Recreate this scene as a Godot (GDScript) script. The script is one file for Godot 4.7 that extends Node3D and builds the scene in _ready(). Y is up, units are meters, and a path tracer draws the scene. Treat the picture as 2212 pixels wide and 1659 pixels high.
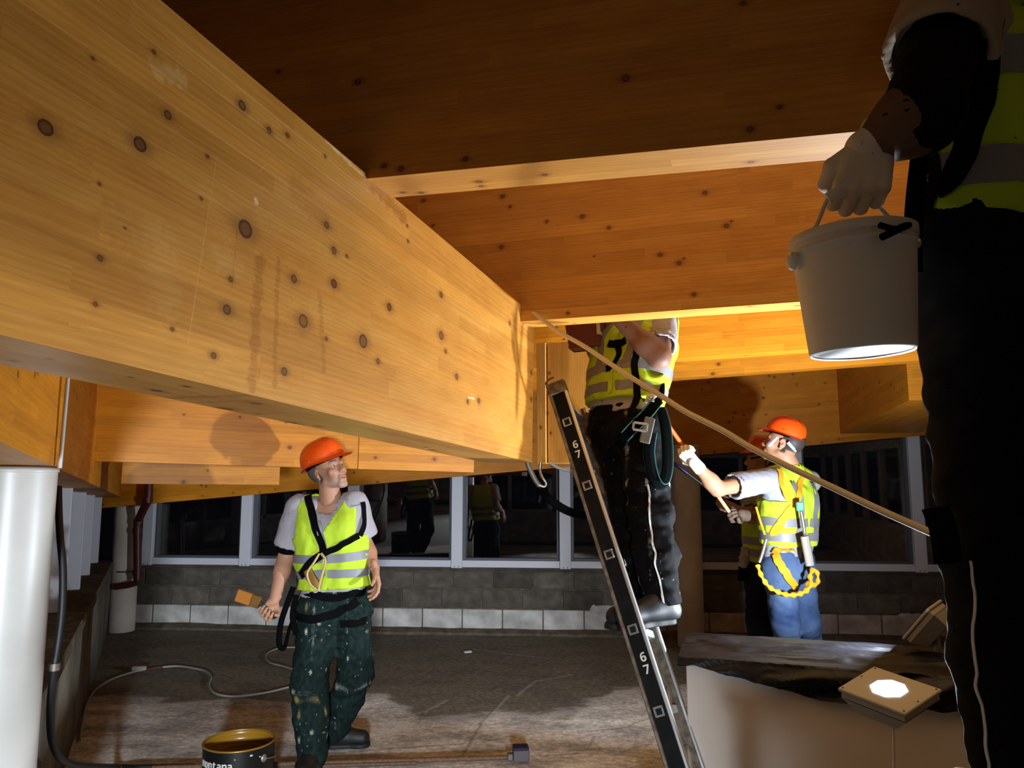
extends Node3D
# Workers painting timber roof beams at night by floodlight. All lengths in metres, y up, camera at (0, 1.5, 0).

var M := {}
var rng := RandomNumberGenerator.new()


# ---------------------------------------------------------------- mesh buffer
class MB:
	var v := PackedVector3Array()
	var n := PackedVector3Array()
	var uv := PackedVector2Array()
	var col := PackedColorArray()
	var idx := PackedInt32Array()

	func vert(p: Vector3, nn: Vector3, t := Vector2.ZERO, c := Color.WHITE) -> int:
		v.append(p); n.append(nn); uv.append(t); col.append(c)
		return v.size() - 1

	func tri_i(a: int, b: int, c: int, face: Vector3) -> void:
		if (v[b] - v[a]).cross(v[c] - v[a]).dot(face) > 0.0:
			idx.append(a); idx.append(c); idx.append(b)
		else:
			idx.append(a); idx.append(b); idx.append(c)

	func quad(a: Vector3, b: Vector3, c: Vector3, d: Vector3, face: Vector3, t := [], co := Color.WHITE) -> void:
		var nn := (b - a).cross(c - a)
		if nn.length_squared() < 1e-16:
			nn = (c - a).cross(d - a)
		nn = nn.normalized()
		if nn.dot(face) < 0.0:
			nn = -nn
		var q := [Vector2.ZERO, Vector2.RIGHT, Vector2.ONE, Vector2.DOWN] if t.is_empty() else t
		var i := vert(a, nn, q[0], co)
		vert(b, nn, q[1], co); vert(c, nn, q[2], co); vert(d, nn, q[3], co)
		tri_i(i, i + 1, i + 2, nn)
		tri_i(i, i + 2, i + 3, nn)

	func tri(a: Vector3, b: Vector3, c: Vector3, face: Vector3, co := Color.WHITE) -> void:
		var nn := (b - a).cross(c - a).normalized()
		if nn.dot(face) < 0.0:
			nn = -nn
		var i := vert(a, nn, Vector2.ZERO, co)
		vert(b, nn, Vector2.ZERO, co); vert(c, nn, Vector2.ZERO, co)
		tri_i(i, i + 1, i + 2, nn)

	# chamfered box between lo and hi in the frame xf; uvf maps a local point and its face axis to a texture place
	func box(lo: Vector3, hi: Vector3, bev := 0.002, xf := Transform3D.IDENTITY, uvf = null, co := Color.WHITE) -> void:
		var mid := (lo + hi) * 0.5
		var h := (hi - lo) * 0.5
		bev = minf(bev, minf(h.x, minf(h.y, h.z)) * 0.6)
		for ax in 3:
			var u := (ax + 1) % 3
			var w := (ax + 2) % 3
			for s in [-1.0, 1.0]:
				var nn := Vector3.ZERO
				nn[ax] = s
				var q := []
				for k in [[-1, -1], [1, -1], [1, 1], [-1, 1]]:
					var p := Vector3.ZERO
					p[ax] = s * h[ax]; p[u] = k[0] * (h[u] - bev); p[w] = k[1] * (h[w] - bev)
					q.append(p + mid)
				var t := []
				for p in q:
					t.append(uvf.call(p, ax) if uvf != null else Vector2(p[u], p[w]))
				quad(xf * q[0], xf * q[1], xf * q[2], xf * q[3], xf.basis * nn, t, co)
		if bev <= 0.0:
			return
		for ax in 3:
			var u := (ax + 1) % 3
			var w := (ax + 2) % 3
			for su in [-1.0, 1.0]:
				for sw in [-1.0, 1.0]:
					var q := []
					for k in [[-1, 0], [1, 0], [1, 1], [-1, 1]]:
						var p := Vector3.ZERO
						p[ax] = k[0] * (h[ax] - bev)
						p[u] = su * (h[u] - (bev if k[1] == 1 else 0.0))
						p[w] = sw * (h[w] - (0.0 if k[1] == 1 else bev))
						q.append(p + mid)
					var nn := Vector3.ZERO
					nn[u] = su; nn[w] = sw
					var t := []
					for p in q:
						t.append(uvf.call(p, u) if uvf != null else Vector2(p[ax], p[u]))
					quad(xf * q[0], xf * q[1], xf * q[2], xf * q[3], xf.basis * nn, t, co)
		for sx in [-1.0, 1.0]:
			for sy in [-1.0, 1.0]:
				for sz in [-1.0, 1.0]:
					var s := Vector3(sx, sy, sz)
					var c := mid + Vector3(sx * h.x, sy * h.y, sz * h.z)
					tri(xf * (c - Vector3(0, sy, sz) * bev), xf * (c - Vector3(sx, 0, sz) * bev), xf * (c - Vector3(sx, sy, 0) * bev), xf.basis * s, co)

	# round tube along points; r is a number or an array
	func tube(pts: Array, r, sides := 10, caps := true, flat := 1.0, flat_dir := Vector3.UP) -> void:
		var first := v.size()
		var m := pts.size()
		var side := Vector3.ZERO
		var run := 0.0
		for i in m:
			var t: Vector3 = (pts[mini(i + 1, m - 1)] - pts[maxi(i - 1, 0)]).normalized()
			if side == Vector3.ZERO:
				var ref := flat_dir if absf(t.dot(flat_dir)) < 0.95 else Vector3.RIGHT
				side = ref.cross(t).normalized()
			side = (side - t * side.dot(t)).normalized()
			var up := t.cross(side)
			var rad: float = r[i] if r is Array else r
			if i > 0:
				run += (pts[i] - pts[i - 1]).length()
			for k in sides + 1:
				var a := TAU * k / sides
				var o := side * cos(a) + up * sin(a) * flat
				var nn := (side * cos(a) + up * sin(a) / flat).normalized()
				vert(pts[i] + o * rad, nn, Vector2(run * 4.0, float(k) / sides))
		for i in m - 1:
			for k in sides:
				var a := first + i * (sides + 1) + k
				var face := n[a] + n[a + sides + 2]
				tri_i(a, a + 1, a + sides + 2, face)
				tri_i(a, a + sides + 2, a + sides + 1, face)
		if caps:
			for e in [0, m - 1]:
				var t: Vector3 = (pts[0] - pts[1]).normalized() if e == 0 else (pts[m - 1] - pts[m - 2]).normalized()
				var c := vert(pts[e], t)
				for k in sides:
					var q: int = first + e * (sides + 1) + k
					var i := vert(v[q], t)
					vert(v[q + 1], t)
					tri_i(c, i, i + 1, t)

	# surface of revolution: profile of (radius, height), drawn in the frame xf
	func lathe(prof: Array, sides := 40, xf := Transform3D.IDENTITY, inward := false) -> void:
		var first := v.size()
		var m := prof.size()
		for i in m:
			var t: Vector2 = prof[mini(i + 1, m - 1)] - prof[maxi(i - 1, 0)]
			var nr := Vector2(t.y, -t.x).normalized()
			for k in sides + 1:
				var a := TAU * k / sides
				var p: Vector2 = prof[i]
				var nn := Vector3(cos(a) * nr.x, nr.y, sin(a) * nr.x)
				vert(xf * Vector3(cos(a) * p.x, p.y, sin(a) * p.x), (xf.basis * nn).normalized() * (-1.0 if inward else 1.0), Vector2(float(k) / sides, p.y))
		for i in m - 1:
			for k in sides:
				var a := first + i * (sides + 1) + k
				var face := n[a] + n[a + 1] + n[a + sides + 1] + n[a + sides + 2]
				tri_i(a, a + 1, a + sides + 2, face)
				tri_i(a, a + sides + 2, a + sides + 1, face)

	func commit(at := Vector3.ZERO) -> ArrayMesh:
		if at != Vector3.ZERO:
			for i in v.size():
				v[i] -= at
		var arr := []
		arr.resize(Mesh.ARRAY_MAX)
		arr[Mesh.ARRAY_VERTEX] = v
		arr[Mesh.ARRAY_NORMAL] = n
		arr[Mesh.ARRAY_TEX_UV] = uv
		arr[Mesh.ARRAY_COLOR] = col
		arr[Mesh.ARRAY_INDEX] = idx
		var me := ArrayMesh.new()
		me.add_surface_from_arrays(Mesh.PRIMITIVE_TRIANGLES, arr)
		return me


# ---------------------------------------------------------------- distance field of tapered capsules, meshed as surface nets
class Sdf:
	var a := PackedVector3Array()
	var b := PackedVector3Array()
	var ra := PackedFloat32Array()
	var rb := PackedFloat32Array()
	var nn := PackedVector3Array()
	var ss := PackedFloat32Array()
	var k := 0.03
	var noise: FastNoiseLite
	var namp := 0.0
	var nscale := Vector3.ONE
	var cuts: Array = []

	func cap(p: Vector3, q: Vector3, r1: float, r2 := -1.0, nrm := Vector3.ZERO, s := 1.0) -> void:
		a.append(p); b.append(q); ra.append(r1); rb.append(r1 if r2 < 0.0 else r2); nn.append(nrm); ss.append(s)

	func one(i: int, p: Vector3) -> float:
		var pa := p - a[i]
		var ba := b[i] - a[i]
		if ss[i] != 1.0:
			var nv := nn[i]
			pa += nv * (pa.dot(nv) * (ss[i] - 1.0))
			ba += nv * (ba.dot(nv) * (ss[i] - 1.0))
		var l := ba.length_squared()
		var t := 0.0
		if l > 1e-12:
			t = clampf(pa.dot(ba) / l, 0.0, 1.0)
		return (pa - ba * t).length() - lerpf(ra[i], rb[i], t)

	func all_i() -> PackedInt32Array:
		return PackedInt32Array(range(a.size()))

	func d(p: Vector3, ids: PackedInt32Array) -> float:
		var m := 1e9
		for i in ids:
			var e := one(i, p)
			var h := maxf(k - absf(m - e), 0.0) / k
			m = minf(m, e) - h * h * k * 0.25
		if namp > 0.0 and absf(m) < 0.06:
			m -= namp * noise.get_noise_3dv(p * nscale)
		for c in cuts:
			m = maxf(m, c.call(p))
		return m

	func grad(p: Vector3, ids: PackedInt32Array) -> Vector3:
		var e := 0.002
		var g := Vector3(d(p + Vector3(e, 0, 0), ids) - d(p - Vector3(e, 0, 0), ids), d(p + Vector3(0, e, 0), ids) - d(p - Vector3(0, e, 0), ids), d(p + Vector3(0, 0, e), ids) - d(p - Vector3(0, 0, e), ids))
		return g.normalized() if g.length_squared() > 1e-14 else Vector3.UP

	func onto(p: Vector3, off: float, ids: PackedInt32Array) -> Vector3:
		for i in 6:
			var e := d(p, ids) - off
			if absf(e) < 0.0004:
				break
			p -= grad(p, ids) * clampf(e, -0.06, 0.06) * 0.9
		return p

	func mesh(mb: MB, cell: float, color = null) -> void:
		var lo := Vector3.ONE * 1e9
		var hi := Vector3.ONE * -1e9
		for i in a.size():
			var r := maxf(ra[i], rb[i]) + namp + k * 0.3 + cell
			for p in [a[i], b[i]]:
				lo = lo.min(p - Vector3.ONE * r)
				hi = hi.max(p + Vector3.ONE * r)
		var size := (hi - lo) / cell
		var bx := int(ceil(size.x / 8.0)) + 1
		var by := int(ceil(size.y / 8.0)) + 1
		var bz := int(ceil(size.z / 8.0)) + 1
		var nx := bx * 8 + 1
		var ny := by * 8 + 1
		var nz := bz * 8 + 1
		var val := PackedFloat32Array()
		val.resize(nx * ny * nz)
		val.fill(9e9)
		var cellv := PackedInt32Array()
		cellv.resize(nx * ny * nz)
		cellv.fill(-1)
		var every := all_i()
		var half := cell * 4.0 * 1.7321
		var slack := 1.12
		for i in a.size():
			slack = maxf(slack, ss[i])
		var active: Array[Vector3i] = []
		var sy := nx
		var sz := nx * ny
		for kz in bz:
			for ky in by:
				for kx in bx:
					var c := lo + Vector3(kx * 8 + 4, ky * 8 + 4, kz * 8 + 4) * cell
					var near := PackedInt32Array()
					var best := 1e9
					var ds := PackedFloat32Array()
					for i in every:
						var e := one(i, c)
						ds.append(e)
						best = minf(best, e)
					if best > half * slack + namp + k * 0.5:
						continue
					for i in every:
						if ds[i] < best + half * 2.2 + k:
							near.append(i)
					if absf(d(c, near)) > half * slack + namp + cell:
						continue
					active.append(Vector3i(kx, ky, kz))
					for z in range(kz * 8, kz * 8 + 9):
						for y in range(ky * 8, ky * 8 + 9):
							var at := z * sz + y * sy + kx * 8
							for x in range(kx * 8, kx * 8 + 9):
								if val[at] > 8e9:
									val[at] = d(lo + Vector3(x, y, z) * cell, near)
								at += 1
		var offs := PackedInt32Array([0, 1, sy, sy + 1, sz, sz + 1, sz + sy, sz + sy + 1])
		var ed := PackedInt32Array([0, 1, 2, 3, 4, 5, 6, 7, 0, 2, 1, 3, 4, 6, 5, 7, 0, 4, 1, 5, 2, 6, 3, 7])
		var first := mb.v.size()
		var places := PackedInt32Array()
		for bl in active:
			for z in range(bl.z * 8, bl.z * 8 + 8):
				for y in range(bl.y * 8, bl.y * 8 + 8):
					var at := z * sz + y * sy + bl.x * 8
					for x in range(bl.x * 8, bl.x * 8 + 8):
						var neg := 0
						for q in 8:
							if val[at + offs[q]] < 0.0:
								neg += 1
						if neg > 0 and neg < 8:
							var s := Vector3.ZERO
							var cnt := 0
							for e in 12:
								var q0 := ed[e * 2]
								var q1 := ed[e * 2 + 1]
								var v0 := val[at + offs[q0]]
								var v1 := val[at + offs[q1]]
								if (v0 < 0.0) != (v1 < 0.0):
									var t := v0 / (v0 - v1)
									var p0 := Vector3(q0 & 1, (q0 >> 1) & 1, q0 >> 2)
									var p1 := Vector3(q1 & 1, (q1 >> 1) & 1, q1 >> 2)
									s += p0.lerp(p1, t)
									cnt += 1
							var p := lo + (Vector3(x, y, z) + s / cnt) * cell
							cellv[at] = mb.v.size()
							places.append(at)
							mb.vert(p, Vector3.ZERO, Vector2.ZERO, color.call(p) if color != null else Color.WHITE)
						at += 1
		var steps := [1, sy, sz]
		for at in places:
			for ax in 3:
				# the edge that leaves this cell's low corner along the axis, shared by four cells
				var o0 := val[at]
				var o1 := val[at + steps[ax]]
				if (o0 < 0.0) == (o1 < 0.0):
					continue
				var u: int = steps[(ax + 1) % 3]
				var w: int = steps[(ax + 2) % 3]
				if at - u - w < 0:
					continue
				var i0 := cellv[at]
				var i1 := cellv[at - u]
				var i2 := cellv[at - u - w]
				var i3 := cellv[at - w]
				if i1 < 0 or i2 < 0 or i3 < 0:
					continue
				var out := Vector3.ZERO
				out[ax] = 1.0 if o0 < 0.0 else -1.0
				var f := (mb.v[i1] - mb.v[i0]).cross(mb.v[i2] - mb.v[i0]) + (mb.v[i2] - mb.v[i0]).cross(mb.v[i3] - mb.v[i0])
				if f.dot(out) < 0.0:
					f = -f
				mb.n[i0] += f; mb.n[i1] += f; mb.n[i2] += f; mb.n[i3] += f
				mb.tri_i(i0, i1, i2, out)
				mb.tri_i(i0, i2, i3, out)
		for i in range(first, mb.v.size()):
			mb.n[i] = mb.n[i].normalized() if mb.n[i].length_squared() > 0.0 else Vector3.UP

	# a strap laid on the field along waypoints: width w, thickness t, floating off above it
	func strap(mb: MB, way: Array, w: float, t := 0.003, off := 0.001, step := 0.012, stick := true, passes := 2) -> void:
		var ids := all_i()
		var pts := smooth(way, step)
		var rows := []
		var m := pts.size()
		for i in m:
			if stick:
				pts[i] = onto(pts[i], off, ids)
		for it in passes:
			var cp := pts.duplicate()
			for i in range(1, m - 1):
				pts[i] = cp[i] * 0.5 + (cp[i - 1] + cp[i + 1]) * 0.25
		for i in m:
			var tg: Vector3 = (pts[mini(i + 1, m - 1)] - pts[maxi(i - 1, 0)]).normalized()
			var nr := grad(pts[i], ids)
			var sd := tg.cross(nr).normalized()
			nr = sd.cross(tg)
			var l: Vector3 = pts[i] - sd * w * 0.5
			var r: Vector3 = pts[i] + sd * w * 0.5
			if stick:
				l = onto(l, off, ids)
				r = onto(r, off, ids)
			rows.append([l, r, l + nr * t, r + nr * t, nr, sd])
		for i in m - 1:
			var p: Array = rows[i]
			var q: Array = rows[i + 1]
			for f in [[2, 3, 1.0], [0, 1, -1.0]]:
				var j := mb.vert(p[f[0]], p[4] * f[2])
				mb.vert(p[f[1]], p[4] * f[2]); mb.vert(q[f[1]], q[4] * f[2]); mb.vert(q[f[0]], q[4] * f[2])
				mb.tri_i(j, j + 1, j + 2, p[4] * f[2]); mb.tri_i(j, j + 2, j + 3, p[4] * f[2])
			mb.quad(p[0], p[2], q[2], q[0], -p[5])
			mb.quad(p[1], p[3], q[3], q[1], p[5])

	static func smooth(way: Array, step: float) -> Array:
		if way.size() < 2:
			return way.duplicate()
		var out := []
		var m := way.size()
		for i in m - 1:
			var p0: Vector3 = way[maxi(i - 1, 0)]
			var p1: Vector3 = way[i]
			var p2: Vector3 = way[i + 1]
			var p3: Vector3 = way[mini(i + 2, m - 1)]
			var cnt := maxi(1, int(ceil((p2 - p1).length() / step)))
			for j in cnt:
				out.append(p1.cubic_interpolate(p2, p0, p3, float(j) / cnt))
		out.append(way[m - 1])
		return out


# ---------------------------------------------------------------- naming
func numbered(called: String) -> String:
	if not has_node(called):
		return called
	var i := 1
	while has_node("%s_%03d" % [called, i]):
		i += 1
	return "%s_%03d" % [called, i]


func thing(called: String, label: String, category: String, at := Vector3.ZERO, group := "") -> Node3D:
	var o := Node3D.new()
	o.name = numbered(called)
	add_child(o, true)
	o.position = at
	o.set_meta("label", label)
	o.set_meta("category", category)
	if group:
		o.set_meta("group", group)
	return o


func part(called: String, mesh: Mesh, material: Material, parent: Node, label := "") -> MeshInstance3D:
	var o := MeshInstance3D.new()
	o.name = called
	o.mesh = mesh
	o.material_override = material
	parent.add_child(o, true)
	if label:
		o.set_meta("label", label)
	return o


func struct(called: String, mesh: Mesh, material: Material, label: String, parent: Node = self) -> MeshInstance3D:
	var o := part(called, mesh, material, parent, label)
	if parent == self:
		o.set_meta("kind", "structure")
	return o


func shell(called: String, label: String, at := Vector3.ZERO) -> Node3D:
	var o := Node3D.new()
	o.name = called
	add_child(o, true)
	o.position = at
	o.set_meta("label", label)
	o.set_meta("kind", "structure")
	return o


# ---------------------------------------------------------------- materials
func mat(called: String, c: Color, rough := 0.7, metal := 0.0, spec := 0.5) -> StandardMaterial3D:
	var m := StandardMaterial3D.new()
	m.resource_name = called
	m.albedo_color = c
	m.roughness = rough
	m.metallic = metal
	m.metallic_specular = spec
	M[called] = m
	return m


func noise_tex(freq: float, seed_: int, lo: Color, hi: Color, size := 512, octaves := 5) -> NoiseTexture2D:
	var nz := FastNoiseLite.new()
	nz.seed = seed_
	nz.frequency = freq
	nz.fractal_octaves = octaves
	var t := NoiseTexture2D.new()
	t.width = size
	t.height = size
	t.seamless = true
	t.noise = nz
	var g := Gradient.new()
	g.set_color(0, lo)
	g.set_color(1, hi)
	t.color_ramp = g
	return t


func triplanar(m: StandardMaterial3D, tex: Texture2D, scale: float, world := true) -> StandardMaterial3D:
	m.albedo_texture = tex
	m.uv1_triplanar = true
	m.uv1_world_triplanar = world
	m.uv1_scale = Vector3.ONE * scale
	return m


func image_tex(w: int, h: int, data: PackedByteArray) -> ImageTexture:
	return ImageTexture.create_from_image(Image.create_from_data(w, h, false, Image.FORMAT_RGB8, data))


func put(data: PackedByteArray, i: int, c: Color) -> void:
	data[i] = clampi(int(c.r * 255.0), 0, 255)
	data[i + 1] = clampi(int(c.g * 255.0), 0, 255)
	data[i + 2] = clampi(int(c.b * 255.0), 0, 255)


# pine grain: sixteen boards, one above the other, each with its own grain, tone and knots
func pine(w: int, h: int, rows: int, length: float, height: float, seed_: int, knots: Array, light: Color, deep: Color) -> ImageTexture:
	var data := PackedByteArray()
	data.resize(w * h * 3)
	var g := FastNoiseLite.new()
	g.seed = seed_
	g.frequency = 1.0
	g.fractal_octaves = 3
	var f := FastNoiseLite.new()
	f.seed = seed_ + 7
	f.frequency = 1.0
	f.fractal_octaves = 2
	var r := RandomNumberGenerator.new()
	r.seed = seed_
	var ends := []
	for q in rows:
		var cut := [0.0]
		var at := r.randf_range(0.2, 1.3)
		while at < length:
			cut.append(at)
			at += r.randf_range(0.5, 1.5)
		ends.append(cut)
	var tone := []
	for q in rows:
		var ts := []
		for c in ends[q]:
			ts.append([r.randf_range(-0.5, 0.5), r.randf_range(0.0, 40.0), r.randf_range(0.6, 1.5)])
		tone.append(ts)
	var dark := Color(0.25, 0.13, 0.055)
	var grid := {}
	for kn in knots:
		for gy in range(int((kn.y - 0.05) / 0.05), int((kn.y + 0.05) / 0.05) + 1):
			for gx in range(int((kn.x - 0.08) / 0.05), int((kn.x + 0.08) / 0.05) + 1):
				var key := Vector2i(gx, gy)
				if not grid.has(key):
					grid[key] = []
				grid[key].append(kn)
	for y in h:
		var t := (1.0 - (y + 0.5) / h) * height
		var row := clampi(int(t / height * rows), 0, rows - 1)
		var cut: Array = ends[row]
		var seg := 0
		for x in w:
			var s := (x + 0.5) / w * length
			while seg + 1 < cut.size() and s > cut[seg + 1]:
				seg += 1
			var tn: Array = tone[row][seg]
			var ty := t
			var kd := 0.0
			var ring := 0.0
			var key := Vector2i(int(s / 0.05), int(t / 0.05))
			if grid.has(key):
				for kn in grid[key]:
					var dx: float = (s - kn.x)
					var dy: float = (t - kn.y)
					var rr: float = sqrt(dx * dx * 0.8 + dy * dy) / kn.z
					if rr < 7.0:
						ty += signf(dy) * kn.z * 0.9 * exp(-rr * 0.5)
					if rr < 2.6:
						ring = maxf(ring, (2.6 - rr) / 1.6 * 0.35)
					if rr < 1.0:
						var rim := smoothstep(0.55, 0.85, rr) * (1.0 - smoothstep(0.92, 1.0, rr))
						kd = maxf(kd, (0.40 if kn.z < 0.0105 else 0.3 + 0.3 * fmod(kn.x * 37.0, 1.0)) + 0.45 * rim)
					kd = maxf(kd, 0.22 * exp(-dx * dx / (kn.z * kn.z * 9.0) - dy * dy / (kn.z * kn.z * 0.8)))
			var band := sin((ty * 420.0 * tn[2] + tn[1] + 2.2 * g.get_noise_2d(s * 1.6, ty * 30.0 + tn[1])) * 1.0)
			var fine := f.get_noise_2d(s * 9.0, ty * 900.0 + tn[1])
			var big := g.get_noise_2d(s * 3.0 + 50.0, t * 9.0)
			var mix_ := clampf(0.5 + 0.13 * band + 0.32 * fine + 0.3 * big + 0.42 * tn[0], 0.0, 1.0)
			var c := deep.lerp(light, mix_)
			c = c.lerp(deep * 0.72, ring)
			c = c.lerp(dark, clampf(kd, 0.0, 0.9))
			put(data, (y * w + x) * 3, c)
	return image_tex(w, h, data)


func smear(im: Image, length: float, height: float, a: Vector2, b: Vector2, half: float, c: Color, strength: float) -> void:
	var w := im.get_width()
	var h := im.get_height()
	var sx := w / length
	var sy := h / height
	var g := FastNoiseLite.new()
	g.seed = 3
	g.frequency = 1.0
	g.fractal_octaves = 3
	for y in range(maxi(0, int(h - (maxf(a.y, b.y) + half * 2.0) * sy)), mini(h, int(h - (minf(a.y, b.y) - half * 2.0) * sy) + 1)):
		for x in range(maxi(0, int((minf(a.x, b.x) - half * 2.0) * sx)), mini(w, int((maxf(a.x, b.x) + half * 2.0) * sx) + 1)):
			var p := Vector2((x + 0.5) / sx, (h - y - 0.5) / sy)
			var q := Geometry2D.get_closest_point_to_segment(p, a, b)
			var d := p.distance_to(q) / half + 0.7 * g.get_noise_2d(p.x * 40.0, p.y * 40.0)
			var k := strength * (1.0 - smoothstep(0.45, 1.1, d)) * (1.0 + 0.8 * g.get_noise_2d(p.x * 12.0, p.y * 150.0))
			if k > 0.0:
				im.set_pixel(x, y, im.get_pixel(x, y).lerp(c, clampf(k, 0.0, 1.0)))


# ---------------------------------------------------------------- scene
func _ready() -> void:
	rng.seed = 41
	# camera
	var cam := Camera3D.new()
	cam.name = "camera"
	cam.position = Vector3(0, 1.5, 0)
	cam.rotation_degrees = Vector3(7.1, 0, 0)
	cam.fov = rad_to_deg(2.0 * atan(829.5 / 1650.0))
	cam.near = 0.02
	cam.far = 60.0
	add_child(cam)
	cam.current = true
	# night sky outside
	var env := Environment.new()
	env.background_mode = Environment.BG_COLOR
	env.background_color = Color(0.012, 0.014, 0.022)
	env.ambient_light_source = Environment.AMBIENT_SOURCE_DISABLED
	env.reflected_light_source = Environment.REFLECTION_SOURCE_DISABLED
	env.tonemap_mode = Environment.TONE_MAPPER_LINEAR
	env.tonemap_exposure = 1.06
	env.sdfgi_enabled = true
	env.ssao_enabled = true
	env.ssil_enabled = true
	var we := WorldEnvironment.new()
	we.name = "world_environment"
	we.environment = env
	add_child(we)
	# the two floodlights: (place, face normal, edge direction, size, energy)
	floodlight(Vector3(1.231, 0.821, -2.600), Vector3(-0.155, 0.965, 0.208), Vector3(0.51, -0.10, 0.855), Vector2(0.238, 0.201), 4.0, Vector3(0.04, -0.10, -0.16),
		"glaring floodlight facing up on the front edge of the plastic covered crate")
	floodlight(Vector3(1.638, 0.947, -3.150), Vector3(-0.60, 0.62, -0.50), Vector3(0.62, 0.10, -0.70), Vector2(0.187, 0.165), 10.5, Vector3(0.03, -0.16, 0.0),
		"floodlight seen from behind at the back of the crate, tipped up to the left")
	added_work_lamp(Vector3(0.3, 1.25, 2.2), Vector3(-1.75, -0.45, -5.4), 25.0, 46.0)
	materials()
	setting()
	beams()
	crate()
	objects()
	people()


func floodlight(at: Vector3, nrm: Vector3, edge: Vector3, size: Vector2, energy: float, foot: Vector3, label: String) -> void:
	var z := nrm.normalized()
	var x := (edge - z * edge.dot(z)).normalized()
	var y := z.cross(x)
	var t := thing("floodlight", label, "floodlight", at, "floodlights on the crate")
	t.basis = Basis(x, y, z)
	var grey := mat("lamp_housing_%d" % get_child_count(), Color(0.62, 0.61, 0.59), 0.5)
	var hx := size.x * 0.5
	var hy := size.y * 0.5
	# bezel plate, then a housing that steps in towards the back
	var b := MB.new()
	b.box(Vector3(-hx, -hy, -0.012), Vector3(hx, hy, 0.0), 0.003)
	part("bezel", b.commit(), grey, t)
	b = MB.new()
	b.box(Vector3(-hx + 0.006, -hy + 0.006, -0.035), Vector3(hx - 0.006, hy - 0.006, -0.012), 0.003)
	var q := []
	for s in [[1.0, -0.035], [0.55, -0.085]]:
		for c in [[-1, -1], [1, -1], [1, 1], [-1, 1]]:
			q.append(Vector3(c[0] * (hx - 0.006) * s[0], c[1] * (hy - 0.006) * (s[0] if s[0] == 1.0 else 0.75), s[1]))
	for k in 4:
		var m := (k + 1) % 4
		b.quad(q[k], q[m], q[4 + m], q[4 + k], (q[k] + q[m]) * 0.5 * Vector3(1, 1, 0))
	b.quad(q[4], q[5], q[6], q[7], Vector3.BACK * -1.0)
	part("housing", b.commit(), grey, t)
	# lens
	var glow := mat("lamp_glass_%d" % get_child_count(), Color(1, 1, 1), 0.2)
	glow.emission_enabled = true
	glow.emission = Color(0.93, 0.97, 1.0)
	glow.emission_energy_multiplier = 9.0
	b = MB.new()
	var pts := []
	for k in 8:
		var a := TAU * (k + 0.5) / 8.0
		pts.append(Vector3(cos(a) * hx * 0.48, sin(a) * hy * 0.56, 0.0015))
	for k in 8:
		b.tri(Vector3(0, 0, 0.0025), pts[k], pts[(k + 1) % 8], Vector3.BACK)
	part("lens", b.commit(), glow, t, "glaring white lens")
	var screw := mat("screw_dark_%d" % get_child_count(), Color(0.2, 0.19, 0.18), 0.5, 0.6)
	for c in [[-1, -1], [1, -1], [1, 1], [-1, 1], [-1, 0.15], [1, -0.15]]:
		b = MB.new()
		b.lathe([Vector2(0.0035, 0), Vector2(0.003, 0.0016), Vector2(0.0, 0.002)], 10, Transform3D(Basis(Vector3.RIGHT, Vector3.BACK, Vector3.DOWN), Vector3(c[0] * (hx - 0.012), c[1] * (hy - 0.012), 0.0)))
		part("screw", b.commit(), screw, t)
	# bracket to the crate
	var inv := t.basis.inverse()
	b = MB.new()
	b.tube(Sdf.smooth([inv * Vector3.ZERO + Vector3(0, 0, -0.06), inv * (foot * 0.5) + Vector3(0, 0, -0.05), inv * foot], 0.02), 0.011, 8)
	part("bracket", b.commit(), grey, t)
	var l := AreaLight3D.new()
	l.name = "floodlight_beam"
	l.area_size = Vector2(hx * 0.75, hy * 0.85)
	l.light_color = Color(0.91, 0.955, 1.0)
	l.light_energy = energy
	l.shadow_enabled = true
	l.area_range = 30.0
	l.area_attenuation = 2.0
	add_child(l, true)
	l.transform = Transform3D(Basis(-x, y, -z), at + z * 0.006)


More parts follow.
